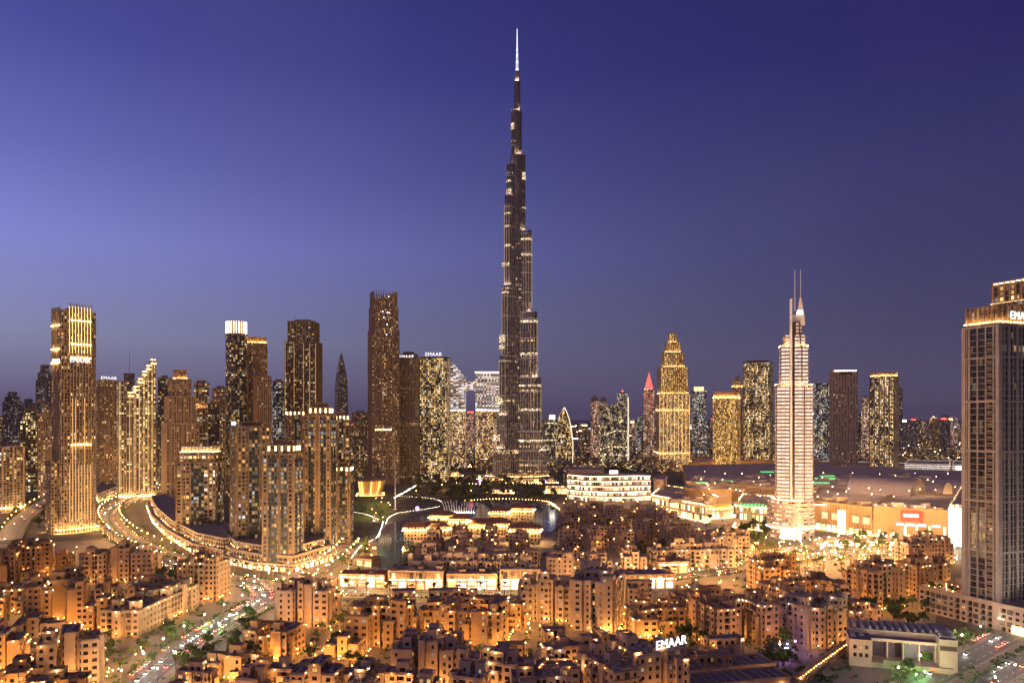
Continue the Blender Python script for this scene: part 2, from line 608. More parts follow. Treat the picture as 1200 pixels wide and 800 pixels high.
ground_patch('plaza_paving', [(330, 660), (440, 625), (446, 670), (470, 676), (640, 675), (640, 700), (330, 700)], M['plaza'], .010)
ground_patch('promenade', [(410, 584), (520, 560), (640, 566), (640, 588), (545, 588), (521, 591), (518, 598), (478, 606), (452, 614), (440, 626), (412, 640)], M['park'], .006)
ground_patch('old_quarter_paving', [(640, 590), (840, 585), (900, 640), (830, 662), (640, 680), (490, 690), (484, 625), (600, 612)], M['paving'], .004)
ground_patch('old_quarter_paving', [(-60, 640), (120, 632), (240, 676), (300, 690), (305, 705), (160, 800), (100, 840), (-250, 840)], M['paving'], .0045)
ground_patch('old_quarter_paving', [(330, 705), (640, 702), (840, 674), (980, 655), (1110, 660), (1090, 760), (1000, 840), (150, 840), (215, 768), (312, 706)], M['paving'], .005)
ground_patch('lawn', [(1090, 812), (1150, 776), (1215, 743), (1240, 745), (1150, 792), (1105, 822)], M['grass'], .016)

LAKE_G = [G(*p) for p in LAKE]
def in_lake(x, y):
    c = False
    for (xa, ya), (xb, yb) in zip(LAKE_G, LAKE_G[1:] + LAKE_G[:1]):
        if (ya > y) != (yb > y) and x < (xb - xa) * (y - ya) / (yb - ya) + xa: c = not c
    return c
def near_road(x, y, pad=3.0):
    for nm, (pts, wd) in ROADS.items():
        for p in pts[::1]:
            if (p[0] - x) ** 2 + (p[1] - y) ** 2 < (wd / 2 + 5 + pad) ** 2:
                return True
    return False


# ------------------------------------------------------------------ signs
def sign(text, parent, loc, rz, size, mt=None, name='sign', depth=.25):
    cu = bpy.data.curves.new('lettering', 'FONT')
    cu.body = text
    cu.size = size
    cu.extrude = depth
    cu.space_character = 1.08
    cu.align_x, cu.align_y = 'CENTER', 'BOTTOM'
    tmp = bpy.data.objects.new('lettering', cu)
    COL.objects.link(tmp)
    me = bpy.data.meshes.new_from_object(tmp.evaluated_get(bpy.context.evaluated_depsgraph_get()))
    bpy.data.objects.remove(tmp)
    bpy.data.curves.remove(cu)
    me.materials.clear()
    me.materials.append(mt or M['sign'])
    o = bpy.data.objects.new(name, me)
    COL.objects.link(o)
    o.parent = parent
    o.location = loc
    o.rotation_euler = (rad(90), 0, rz)
    return o


# ------------------------------------------------------------------ towers
def frame(px0, px1, yb, rr, dr, Y=None):
    Y = Y or gy_(yb)
    cx = (px0 + px1) / 2
    phi = math.atan2(600 - cx, FPX)
    aw = (px1 - px0) * Y / FPX * math.cos(phi)
    r = rad(rr)
    wd = aw / (math.cos(r) + dr * abs(math.sin(r)))
    dp = wd * dr
    Yc = Y + .5 * (wd * abs(math.sin(r + phi)) + dp * abs(math.cos(r + phi)))
    return wd, dp, ((cx - 600) * Yc / FPX, Yc, 0), r + phi, Y

def gy_(py):
    return CAM_H * FPX / (py - HOR)

def edges(poly):
    return list(zip(poly, poly[1:] + poly[:1]))

def fins_on(mb, poly, z0, z1, gap, wd, proud, m=0, ends=True):
    for a, b in edges(poly):
        a, b = Vector(a), Vector(b)
        L = (b - a).length
        if L < gap * .6: continue
        d = (b - a) / L
        nn = Vector((d.y, -d.x))
        n = max(1, round(L / gap))
        for k in range(0 if ends else 1, n if not ends else n + 1):
            p = a + d * (L * k / n)
            mb.beam((*(p + nn * (proud / 2 - .05)), z0), (*(p + nn * (proud / 2 - .05)), z1), wd, proud, m) if False else None
            q = [p - d * wd / 2 - nn * .05, p - d * wd / 2 + nn * proud, p + d * wd / 2 + nn * proud, p + d * wd / 2 - nn * .05]
            q = [tuple(x) for x in q]
            mb.prism(q, z0, z1, m)

def strip_ring(mb, poly, off, z, wd=.5, m=0, faces=None):
    """emitting strip lying flat round a building, facing up"""
    o1, o2 = inset(poly, -off), inset(poly, -off - wd)
    n = len(poly)
    for i in range(n):
        j = (i + 1) % n
        if faces and i not in faces: continue
        mb.face([(*o2[i], z), (*o2[j], z), (*o1[j], z), (*o1[i], z)], m)

def tower(label, px0, px1, yt, yb, rr, mt, Y=None, dr=.85, cat='skyscraper', name='skyscraper', tiers=((1, 1, 1),), fins=None, bands=None, crown=None,
          pen=(.5, .5, 5), mast=0, sgn=None, up=None, poly=None, finmat=None, group=None, rough=None, midlight=None, slant=None, roofm=None, glassy=None):
    wd, dp, loc, rz, Y = frame(px0, px1, yb, rr, dr, Y)
    top = hz(yt, Y + .2 * dp)
    t = thing(name, label, cat, loc, rz, group)
    wall_m = finmat or STONE[0]
    rf = roofm or M['roof']
    shp = (lambda a, b: [(x * wd * a, y * dp * b) for x, y in poly]) if poly else (lambda a, b: rect(wd * a, dp * b))
    body = MB()
    fin = MB()
    z0 = 0
    lastp = None
    for ti, (a, b, fz) in enumerate(tiers):
        z1 = top * fz
        P = shp(a, b)
        lastp = P
        if slant and ti == len(tiers) - 1:
            i0 = len(body.v)
            body.prism(P, z0 - (2 if ti else 0), z1, 0, 1)
            for k in range(i0, len(body.v)):
                x, y, z = body.v[k]
                if z > z1 - .01: body.v[k] = (x, y, z1 - slant * (.5 - x / (wd * a)) * (1))
        else:
            body.prism(P, z0 - (2 if ti else 0), z1, 0, 1)
            body.ring(inset(P, -.12), inset(P, .5), z1 - .5, z1 + 1.1, 2)
        if fins:
            fins_on(fin, P, z0, z1 + .6, fins[0], fins[1], fins[2])
        if bands:
            z = z0 + bands[0]
            while z < z1 - 1:
                Q = inset(P, -bands[1])
                fin.prism(Q, z, z + bands[2], 0, 0, True, True)
                z += bands[0]
        z0 = z1
    body.build('body', [mt, rf, wall_m], t)
    if fin.f: fin.build('facade_fins', wall_m, t)
    if glassy:                                  # dark glazed strips running up the faces
        gs = MB()
        a, b, fz = tiers[0]
        for u0, u1 in glassy:
            gs.box(wd * a * u0, wd * a * u1, -dp * b / 2 - 1.35, -dp * b / 2 + .2, 2, top * fz - 3, 0, 0)
            for sx in (-1, 1):
                xx = sorted((sx * (wd * a / 2 - .2), sx * (wd * a / 2 + 1.35)))
                gs.box(xx[0], xx[1], dp * b * u0, dp * b * u1, 2, top * fz - 3, 0, 0)
        gs.build('glazed_strip', F_strip, t)
    if pen:
        pb = MB().box(-wd * pen[0] / 2, wd * pen[0] / 2, -dp * pen[1] / 2, dp * pen[1] / 2, z0 - 1, z0 + pen[2], 0, 1)
        pb.build('penthouse', [wall_m, rf], t)
    if mast:
        MB().tube([(0, 0, z0), (0, 0, z0 + mast * .5), (0, 0, z0 + mast)], [.7, .5, .25], 6).build('mast', M['steel'], t)
    if crown:
        kind = crown[0]
        if kind == 'cove':          # screen wall standing back behind an up-lit ledge
            _, hgt, fm, sm = crown
            Q = inset(lastp, 1.4)
            c = MB().prism(Q, z0, z0 + hgt, 0, 1)
            fins_on(c, Q, z0, z0 + hgt + .4, 3.5, .5, .5, 2)
            c.build('crown_wall', [fm, rf, wall_m], t)
            s = MB()
            strip_ring(s, Q, .55, z0 + 1.25, .5)
            s.build('crown_light', sm, t)
        elif kind == 'band':        # lit band let into the top of the walls
            _, zl, hgt, sm = crown
            s = MB().ring(inset(lastp, -.25), inset(lastp, -.02), z0 - zl - hgt, z0 - zl, 0)
            s.build('crown_light', sm, t)
        elif kind == 'lamps':
            _, gap, hgt, sm = crown
            k = 0
            for a, b in edges(lastp)[:4]:
                a, b = Vector(a), Vector(b)
                L = (b - a).length
                d = (b - a) / L
                nn = Vector((d.y, -d.x))
                n = max(1, int(L / gap))
                for q in range(n):
                    p = a + d * (L * (q + .5) / n) + nn * .35
                    l = MB().prism([tuple(p + d * x + nn * y) for x, y in ((-.6, -.3), (-.6, .3), (.6, .3), (.6, -.3))], z0 - hgt, z0 - .4, 0, 0)
                    l.build('crown_lantern', sm, t)
    if midlight:
        for zz, sm in midlight:
            s = MB()
            strip_ring(s, lastp, .5, zz * top, .35)
            s.build('ledge_light', sm, t)
    if up:
        s = MB()
        strip_ring(s, shp(tiers[0][0], tiers[0][1]), 1.0 if len(up) < 3 else up[2], up[0], .6)
        s.build('uplight', up[1], t)
    if sgn:
        txt, z, size, side = sgn
        if side == 'front': sign(txt, t, (0, -dp / 2 * tiers[-1][1] - .5, z0 + z), 0, size)
        elif side == 'left': sign(txt, t, (-wd / 2 - .5, 0, z0 + z), rad(-90), size)
        else: sign(txt, t, (wd / 2 + .5, 0, z0 + z), rad(90), size)
    return t, wd, dp, top


# facade finishes
F_brown = facade('facade_brown', (.24, .155, .095), bay=3.0, flr=3.5, ww=.5, wh=.62, lit=.28)
F_sand = facade('facade_sand', (.30, .195, .115), bay=3.2, flr=3.5, ww=.5, wh=.58, lit=.22)
F_sandw = facade('facade_sand_wide', (.27, .185, .115), bay=4.2, flr=3.5, ww=.7, wh=.62, lit=.30)
F_dark = facade('facade_dark', (.06, .045, .04), bay=3.0, flr=3.6, ww=.72, wh=.66, lit=.24, amp=1.8)
F_darkdense = facade('facade_dark_dense', (.07, .055, .04), bay=3.0, flr=3.6, ww=.7, wh=.62, lit=.62, warm=(1, .60, .22), amp=1.1)
F_net = facade('facade_net', (.30, .20, .12), bay=2.8, flr=3.4, ww=.66, wh=.62, lit=.12, amp=1.4, warm=(1, .5, .15))
F_gold = facade('facade_gold', (.40, .25, .09), bay=2.6, flr=3.5, ww=.5, wh=.7, lit=.9, warm=(1, .56, .14), amp=1.2, coolp=.05)
F_glass = facade('facade_glass', (.05, .055, .075), bay=2.6, flr=3.8, ww=.9, wh=.72, lit=.40, warm=(1, .74, .36), amp=1.0, floorlit=.5, glass=(.01, .02, .05))
F_blue = facade('facade_blue', (.07, .08, .12), bay=3.0, flr=3.6, ww=.7, wh=.6, lit=.45, warm=(1, .76, .45), cool=(.7, .85, 1), coolp=.35, amp=1.0)
F_pink = facade('facade_pink', (.36, .22, .18), bay=3.2, flr=3.6, ww=.5, wh=.6, lit=.6, warm=(1, .55, .32), amp=1.1)
F_burj = facade('facade_supertall', (.13, .11, .115), glass=(.035, .035, .05), bay=1.9, flr=4.0, ww=.6, wh=.78, lit=.16, amp=1.5, warm=(1, .62, .26), floorlit=.5, grough=.2, fade=430)
F_white = facade('facade_white_bands', (.40, .31, .27), bay=4.0, flr=3.6, ww=.9, wh=.46, lit=4, warm=(1, .80, .62), cool=(1, .88, .78), coolp=.4, amp=1.0, even=True)
F_sky = facade('facade_sky_hotel', (.34, .27, .25), bay=3.4, flr=3.6, ww=.9, wh=.5, lit=2.2, warm=(1, .74, .56), cool=(.95, .88, .95), coolp=.4, amp=1.05)
F_skylow = facade('facade_sky_hotel_low', (.20, .14, .10), bay=3.0, flr=3.6, ww=.7, wh=.6, lit=.7, warm=(1, .58, .24), amp=1.1)
F_grey = facade('facade_grey', (.17, .145, .16), bay=3.2, flr=3.5, ww=.5, wh=.55, lit=.2, warm=(1, .75, .5))
F_olive = facade('facade_olive', (.15, .11, .06), bay=3.6, flr=3.4, ww=.66, wh=.6, lit=.4, warm=(1, .68, .25))
F_grid = facade('facade_grid', (.15, .10, .065), bay=3.4, flr=3.4, ww=.62, wh=.66, lit=.26, glass=(.02, .02, .028), cool=(.8, .9, 1), coolp=.12)
F_strip = facade('facade_glazed_strip', (.03, .03, .035), bay=2.4, flr=3.4, ww=.86, wh=.74, lit=.26, amp=1.2, warm=(1, .62, .24), cool=(.75, .88, 1), coolp=.16, glass=(.02, .025, .035))
F_stripe = facade('facade_stripe', (.36, .255, .175), bay=5.2, flr=3.5, ww=.34, wh=.82, lit=.12, glass=(.03, .025, .025))


# ------------------------------------------------------------------ the very tall tower with three stepped wings
def stadium(L, hw, ang, n=10, back=0.0):
    c, s = math.cos(ang), math.sin(ang)
    pts = [(-back, -hw), (L - hw, -hw)]
    for k in range(1, n):
        a = -math.pi / 2 + math.pi * k / n
        pts.append((L - hw + hw * math.cos(a), hw * math.sin(a)))
    pts += [(L - hw, hw), (-back, hw)]
    return [(x * c - y * s, x * s + y * c) for x, y in pts]

BY = 1500.0
burj = thing('supertall_tower', 'needle-thin supertall tower with stepped rounded wings and white lit spire, far above everything', 'skyscraper', ((606 - 600) * BY / FPX, BY, 0))
def wing(ang, tiers):
    b, f, lights = MB(), MB(), []
    z0 = 0
    for k, (yt, L, hw) in enumerate(tiers):
        z1 = hz(yt, BY)
        P = stadium(L, hw, ang)
        b.prism(P, z0 - (1 if k else 0), z1, 0, 1, u0=17.3 * k)
        b.ring(inset(P, -.15), inset(P, .6), z1 - .5, z1 + 1.5, 2)
        fins_on(f, P, z0, z1, 5.6, .4, .5)
        for zz in range(int(z0) + 38, int(z1), 38):
            f.prism(inset(P, -.5), zz, zz + 1.6, 0, 0, True, True)
        if k:
            Q = stadium(L, hw, ang)
            n = len(Q)
            q1, q2 = inset(Q, -.7), inset(Q, -1.3)
            l = MB()
            for i in range(2, n - 3):
                l.face([(*q2[i], z0 + .4), (*q2[i + 1], z0 + .4), (*q1[i + 1], z0 + .4), (*q1[i], z0 + .4)])
            lights.append(l)
        z0 = z1
    o = b.build('wing', [F_burj, M['roof'], M['steel']], burj)
    f.build('steel_fins', FINM, o)
    for l in lights: l.build('terrace_light', M['terrace'], o)
FINM = mat('bright_steel', (.52, .49, .49), .4, metal=.55)
PXM = BY / FPX
wing(rad(-20), [(528, 36 * PXM, 12), (505, 34 * PXM, 11.5), (443, 29 * PXM, 10.5), (367, 24.5 * PXM, 9.5), (272, 17.6 * PXM, 8), (183, 10 * PXM, 5.5)])
wing(rad(220), [(525, 34 * PXM, 12), (487, 29 * PXM, 11.5), (418, 25 * PXM, 10.5), (337, 21 * PXM, 9.5), (232, 17.6 * PXM, 8), (195, 15 * PXM, 6.5), (130, 8 * PXM, 5)])
wing(rad(100), [(520, 56, 12), (462, 48, 11), (395, 40, 10), (300, 30, 9), (212, 20, 7), (152, 12, 5)])
cb, cl = MB(), MB()
z0 = 0
for yt, r in ((183, 14), (131, 9.2), (96, 6.2), (84, 4.0)):
    z1 = hz(yt, BY)
    cb.prism(ngon(r, 12), z0 - (1 if z0 else 0), z1, 0, 1)
    if r < 13:
        q1, q2 = ngon(r + .6, 12), ngon(r + 1.2, 12)
        cl = MB()
        for i in range(12):
            j = (i + 1) % 12
            cl.face([(*q2[i], z0 + .3), (*q2[j], z0 + .3), (*q1[j], z0 + .3), (*q1[i], z0 + .3)])
        cl.build('terrace_light', M['terrace'], burj)
    z0 = z1
cb.build('core', [F_burj, M['steel']], burj)
sp = MB()
sp.lathe([(2.6, hz(97, BY)), (2.2, hz(84, BY)), (1.5, hz(70, BY)), (.9, hz(58, BY)), (.55, hz(45, BY)), (.25, hz(33, BY))], 10)
spire = sp.build('spire', M['white'], burj)
SPL = glow('spire_light', (.86, .88, 1), 1.5)
for q in range(5):
    a_ = 2 * math.pi * (q + .25) / 5
    prof_ = [(2.7, 97), (2.3, 84), (1.6, 70), (1.0, 58), (.65, 45), (.35, 34)]
    MB().tube([(r * math.cos(a_), r * math.sin(a_), hz(y, BY)) for r, y in prof_], [.42, .40, .36, .32, .28, .2], 5).build('spire_light', SPL, spire)
for q, y in enumerate((96, 88, 82, 74, 66, 59)):
    MB().lathe([(3.1 - q * .36, hz(y, BY)), (3.3 - q * .36, hz(y, BY) + .6), (3.1 - q * .36, hz(y, BY) + 1.4)], 8).build('spire_ring_light', glow('spire_ring_%d' % q, (.86, .88, 1), 3.5), spire)
for (ang, L, z0y, z1y, hwid) in ((220, 25, 560, 420, 10.5), (220, 21, 470, 345, 9.5), (-20, 24.5, 560, 372, 9.5), (-20, 29, 560, 448, 10.5), (220, 17.6, 360, 240, 8), (-20, 17.6, 360, 276, 8)):
    P = stadium(L * PXM + .9, hwid + .9, rad(ang))
    n = len(P)
    for i in range(1, n - 3, 2):
        lm = MB().box(P[i][0] - .22, P[i][0] + .22, P[i][1] - .22, P[i][1] + .22, max(10, hz(z0y, BY)), hz(z1y, BY) - 3)
        lm.build('facade_line', M['burjline'], burj)
for (ang, L, yt, hh, hwid) in ((220, 25, 398, 13, 10.5), (220, 25, 408, 7, 10.5), (220, 29, 470, 14, 11.5), (220, 21, 312, 5, 9.5), (220, 17.6, 253, 3, 8), (-20, 17.6, 282, 4, 8), (-20, 24.5, 415, 4, 9.5), (220, 17.6, 290, 3, 8),
                           (-20, 10, 245, 3, 5.5), (220, 15, 215, 4, 6.5), (-20, 29, 480, 5, 10.5), (220, 34, 512, 12, 12), (-20, 34, 516, 5, 11.5), (220, 8, 150, 12, 5), (-20, 10, 208, 14, 5.5), (220, 15, 226, 5, 6.5), (-20, 17.6, 300, 4, 8), (-20, 24.5, 378, 5, 9.5), (220, 17.6, 268, 4, 8), (220, 21, 345, 4, 9.5), (-20, 29, 452, 4, 10.5)):
    P = stadium(L * PXM + .7, hwid + .7, rad(ang))
    n = len(P)
    pm = MB()
    rng = range(1, n - 4) if hh > 6 else range(0, n - 3)
    for i in rng:
        a_, c_ = P[i], P[i + 1]
        z = hz(yt, BY)
        pm.face([(*a_, z - hh / 2), (*c_, z - hh / 2), (*c_, z + hh / 2), (*a_, z + hh / 2)])
    pm.build('lit_floors', facade('lit_floors_%d' % yt, (.16, .12, .1), bay=1.9, flr=2.4, ww=.8, wh=.7, lit=2.5, amp=1.5, warm=(1, .70, .40), cool=(1, .90, .76)), burj)
pd = MB().prism(ngon(70, 24, 0, 0, -14, .6), 0, 9, 0, 1)
pd.prism(ngon(60, 24, 0, 0, -12, .55), 8, 17, 0, 1)
pd.build('podium', [F_sandw, M['roof']], burj)
s = MB()
strip_ring(s, ngon(60, 24, 0, 0, -12, .55), 1.0, 9.4, .6)
s.build('uplight', M['strip'], burj)


# ------------------------------------------------------------------ towers on the left
t, wd, dp, top = tower('tall golden tower with bright vertical fins and white lettering beside the curving boulevard',
    60, 113, 360, 625, 24, F_brown, Y=800, dr=.62, tiers=((1, 1, .985),), pen=(.4, .4, 4), finmat=STONE[1], up=(4, M['upbr'], 2.2))
f = MB()
n = 8
x0, x1 = -wd * .25, wd * .36
for k in range(n):
    x = x0 + (x1 - x0) * k / (n - 1)
    f.box(x - .45, x + .45, -dp / 2 - 1.5, -dp / 2 + .1, 0, top + 4.5)
for x in (wd * .44, wd * .495, -wd * .495, -wd * .43):
    f.box(x - .3, x + .3, -dp / 2 - .8, -dp / 2 + .1, 0, top - 3)
for k in range(6):
    y = -dp / 2 + dp * (k + .5) / 6
    f.box(-wd / 2 - .9, -wd / 2 + .1, y - .4, y + .4, 0, top)
f.build('facade_fins', STONE[2], t)
lv, lw = MB(), MB()  # glowing lines added beside the fins so the uplit stone looks brighter
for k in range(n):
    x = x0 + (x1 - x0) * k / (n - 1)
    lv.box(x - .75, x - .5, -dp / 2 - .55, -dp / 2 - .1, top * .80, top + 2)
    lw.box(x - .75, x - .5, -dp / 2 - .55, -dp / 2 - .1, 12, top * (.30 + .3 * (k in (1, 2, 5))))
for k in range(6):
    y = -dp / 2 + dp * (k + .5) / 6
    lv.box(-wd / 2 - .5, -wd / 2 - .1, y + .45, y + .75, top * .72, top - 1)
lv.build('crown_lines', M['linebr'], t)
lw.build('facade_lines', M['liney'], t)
l = MB()
for zf in (hz(458, 800) * .62, hz(418, 800), hz(402, 800), hz(374, 800)):
    hi = zf > top * .7
    l.box(x0, x1 + (0 if hi else .1), -dp / 2 - 1.3, -dp / 2 - .95, zf, zf + .2)
    if hi: l.box(-wd / 2 - 1.1, -wd / 2 - .8, -dp * .45, dp * .45, zf - 6, zf - 5.8)
l.build('ledge_light', M['upbr'], t)
sign('EMAAR', t, (.02 * wd, -dp / 2 - 1.9, hz(425, 800)), 0, 6.3)
sign('EMAAR', t, (-wd / 2 - 1.2, -dp * .1, hz(425, 800)), rad(-90), 5)
ax = MB().box(-wd * .72, -wd * .5, -dp * .3, dp * .35, 0, hz(540, 800), 0, 1)
ax.build('side_block', [F_brown, M['roof']], t)

tower('brown tower with scattered lit windows and white rooftop lettering, right of the golden finned tower', 112, 138, 446, 578, 15, F_brown, dr=.9, fins=(6, .8, .6), finmat=STONE[4], sgn=('EMAAR', .8, 7, 'front'))
# stepped, up-lit crown
Y = 1130
t = thing('skyscraper', 'tower stepping up to the right with gold lit roof terraces and pale vertical ribs', 'skyscraper', ((160 - 600) * (Y + 18) / FPX, Y + 18, 0), math.atan2(440, 900) + rad(4))
b, f, l = MB(), MB(), MB()
wd = 45 * Y / FPX * .88
stops = [(-.5, -.24, 447), (-.24, -.10, 460), (-.10, .02, 453), (.02, .14, 444), (.14, .25, 435), (.25, .36, 428), (.36, .5, 421)]
for k, (a, c, yt) in enumerate(stops):
    z = hz(yt, Y)
    P = [(a * wd, -18 + (2.5 if k == 1 else 0)), (c * wd + .3, -18 + (2.5 if k == 1 else 0)), (c * wd + .3, 18), (a * wd, 18)]
    b.prism(P, 0, z, 0, 1, u0=k * 9.1)
    x = a * wd + .6
    while x < c * wd:
        f.box(x - .35, x + .35, P[0][1] - .9, P[0][1] + .1, 0, z + 1)
        x += 3.1
    if k: l.box(a * wd, c * wd, P[0][1] - 1.3, P[0][1] - .95, z - 5, z - 4.75)
    if k: l.box(a * wd, c * wd, P[0][1] + .5, P[0][1] + 1.0, z + .1, z + .5)
b.build('body', [F_olive, M['roof']], t)
f.build('facade_fins', STONE[2], t)
lv = MB()
for k, (a, c, yt) in enumerate(stops):
    lv.box((a + .03) * wd, (a + .03) * wd + .5, -18.6, -18.1, 12, hz(yt, Y) - 1)
lv.build('facade_lines', M['liney'], t)
l.build('terrace_light', M['stripg'], t)
s = MB(); s.box(-.5 * wd, .5 * wd, -20.0, -19.3, 6, 6.3); s.build('uplight', M['stripf'], t)
tower('slim dark tower with a flat cap and long antenna behind the stepped gold tower', 145, 158, 438, 560, 0, F_grey, Y=1350, mast=48, pen=None, finmat=M['dark'])

tower('pale tower with curved side piers and glowing stone crown at the bend of the boulevard', 189, 233, 433, 592, 12, F_sand, dr=.8, tiers=((1, 1, .60), (.84, .86, .8), (.6, .6, .93), (.34, .4, 1)), fins=(5.2, .9, .7),
      finmat=STONE[2], pen=None, midlight=[(.61, M['bulb']), (.81, M['bulb']), (.94, M['bulb'])])
tower('dark slab tower half hidden behind the pale tower with the stone crown', 185, 201, 443, 570, 0, F_dark, Y=1300)
tower('sandy tower with glass centre and flat stepped top, left of the black slab', 224, 248, 449, 585, 10, F_sandw, Y=1180, tiers=((1, 1, .78), (.75, .8, 1)), finmat=STONE[3], midlight=[(.785, M['bulb'])])
tower('narrow black glass tower behind the low tower with bright white roof ledge', 243, 257, 473, 590, 5, F_dark, Y=1120)
tower('plain tan tower with regular small windows left of the round glass tower', 249, 268, 455, 560, 8, F_brown, Y=1380, fins=(5, .7, .5), finmat=STONE[3])
# round tower, white lit crown
t, wd, dp, top = tower('round dark glass tower topped by a glowing white drum', 264, 290, 391, 560, 0, F_dark, Y=1150, dr=1, poly=ngon(.5, 24), pen=None, bands=(7.2, .35, .5), finmat=STONE[4])
z1 = hz(375, 1150)
MB().prism(ngon(wd * .44, 24), top - 1, z1, 0, 1).build('crown_drum', [STONE[1], M['roof']], t)
l = MB()
for k in range(24):
    a = 2 * math.pi * k / 24
    r = wd * .47
    l.tube([(r * math.cos(a), r * math.sin(a), top + 1.2), (r * math.cos(a), r * math.sin(a), z1 - .5)], [.38, .38], 5)
l.build('crown_light', glow('crown_tube', (1, .84, .66), 7), t)
t, wd, dp, top = tower('gold-lit tower with square shoulders right beside the round glass tower', 287, 313, 402, 560, 16, F_sand, Y=1200, fins=(3.4, .8, .7), finmat=STONE[1], pen=None, dr=.8,
      crown=('cove', 10, STONE[1], M['bulb']))
tower('lower tan shoulder tower in front of the gold-lit square tower', 297, 318, 441, 560, 16, F_sand, Y=1150, fins=(3.2, .8, .6), finmat=STONE[1])
tower('thin tower with bluish white windows between the gold-lit and the dark bronze tower', 318, 335, 447, 540, 8, F_blue, Y=1500)
t, wd, dp, top = tower('bulky dark bronze tower with gold vertical lines and a chamfered top', 334, 378, 377, 540, -14, F_dark, Y=1250, dr=.85, tiers=((1, 1, .88), (.84, .84, 1)), fins=(4.6, 1.0, .9),
      finmat=mat('bronze_stone', (.22, .135, .06), .6), pen=(.5, .5, 4))
l = MB()
for x in (-.49, -.2, .1, .3, .49):
    l.box(x * wd - .2, x * wd + .2, -dp / 2 - 1.25, -dp / 2 - .95, top * .45, top * .87)
l.build('facade_light', glow('gold_line', GOLD, .9), t)

DARKSTONE = mat('brown_stone', (.17, .115, .07))
# the leaning cluster in front of them
tower('low tower with bright white-gold roof ledge standing on the curved terrace block', 207, 263, 531, 635, -16, F_sandw, dr=.8, tiers=((1, 1, .9), (.9, .9, 1)), finmat=DARKSTONE, fins=(6.5, 1.0, .8),
      pen=None, crown=('cove', 7, M['canvas'], M['stripf']), glassy=[(-.12, .2)])
tower('broad pinkish tower with dark glass centre strip and white sign on its roof', 270, 317, 500, 655, 14, F_grid, dr=.85, fins=(9, 1.6, .9), finmat=DARKSTONE, sgn=('EMAAR', .5, 4.5, 'left'), pen=(.6, .5, 4), glassy=[(-.16, .14)])
tower('front residential tower with square window grid and golden roof lanterns above the terraced podium', 308, 356, 522, 668, -20, F_grid, dr=.9, tiers=((1, 1, .93), (.86, .86, 1)), bands=(3.4, .35, .5), fins=(6.8, .8, .7), finmat=DARKSTONE,
      crown=('lamps', 4.5, 4, M['cove']), glassy=[(-.3, -.06), (.1, .3)])
tower('tower with golden lanterns behind the front residential tower', 335, 358, 482, 610, 10, F_sand, Y=900, fins=(5, .8, .6), finmat=DARKSTONE, crown=('lamps', 4, 4, M['cove']), glassy=[(-.15, .15)])
tower('slender sandy tower with punched windows and lantern crown, right of the front residential tower', 357, 394, 478, 650, -16, F_sand, dr=.8, tiers=((1, 1, .95), (.8, .8, 1)), bands=(3.5, .25, .4), fins=(6.4, .9, .7), finmat=DARKSTONE,
      crown=('lamps', 4.2, 4, M['cove']), glassy=[(-.34, -.16), (.14, .34)])
tower('narrow lantern-topped tower in front of the pointed spire tower', 389, 410, 487, 625, 10, F_sandw, Y=860, fins=(5, .8, .6), finmat=DARKSTONE, crown=('lamps', 4, 4, M['cove']), glassy=[(-.2, .1)])
tower('short lantern-topped tower facing the lake lawn', 391, 414, 547, 636, -12, F_grid, dr=1.1, fins=(5.4, .8, .6), finmat=DARKSTONE, crown=('lamps', 4, 3.5, M['cove']), glassy=[(-.1, .25)])

def podium(label, pxs, h, mt, z_light=None, name='podium_building', steps=1, cat='building', shop=True):
    pts = [G(*p) for p in pxs]
    ar = sum(a[0] * b[1] - b[0] * a[1] for a, b in zip(pts, pts[1:] + pts[:1]))
    if ar < 0: pts = pts[::-1]
    cx, cy = sum(p[0] for p in pts) / len(pts), sum(p[1] for p in pts) / len(pts)
    t = thing(name, label, cat, (cx, cy, 0))
    P = [(x - cx, y - cy) for x, y in pts]
    b, bulbs = MB(), []
    for k in range(steps):
        Q = inset(P, 5.0 * k)
        z0, z1 = h * k / steps, h * (k + 1) / steps
        b.prism(Q, z0 - (1 if k else 0), z1, 0, 1)
        b.ring(inset(Q, -.3), inset(Q, .5), z1 - .6, z1 + .9, 2)
        q1, q2 = inset(Q, -.8), inset(Q, -1.2)
        for (a, c) in edges(Q):
            LL = math.hypot(c[0] - a[0], c[1] - a[1])
            for q in range(int(LL / 6)):
                u = (q + .5) / int(LL / 6)
                bulbs.append((a[0] + (c[0] - a[0]) * u + (c[1] - a[1]) / LL * .7, a[1] + (c[1] - a[1]) * u - (c[0] - a[0]) / LL * .7, (z0 if k else 3.6) + 1.2))
    b.build('body', [mt, M['roof'], STONE[2]], t)
    for q in [q for q in bulbs if RND.random() < .6 and q[1] + cy < 640 + abs(q[0] + cx) * 2][::1]: link_copy(RND.choice(BULBS), 'wall_lamp', t, q)
    if shop:
        for (a, c) in edges(P):
            a, c = Vector(a), Vector(c)
            L = (c - a).length
            d = (c - a) / L
            nn = Vector((d.y, -d.x))
            for q in range(int(L / 7)):
                p = a + d * (7 * q + 1.2) + nn * .12
                p2 = p + d * 4.6
                sh = MB()
                sh.face([(*p, .5), (*p2, .5), (*p2, 3.6), (*p, 3.6)])
                if p.y + cy < 640 + abs(p.x + cx) * 2: sh.build('shopfront', RND.choice(M['shops']), t)
    return t
podium('curved terrace block following the bright boulevard bend', [(172, 596), (178, 612), (195, 630), (225, 648), (262, 657), (285, 650), (262, 622), (225, 606), (195, 592)], 17, F_sandw, steps=2)
podium('terraced podium with stepped loggias under the residential towers', [(247, 644), (262, 660), (300, 668), (345, 671), (394, 655), (390, 640), (330, 636)], 17, F_sandw, steps=3)
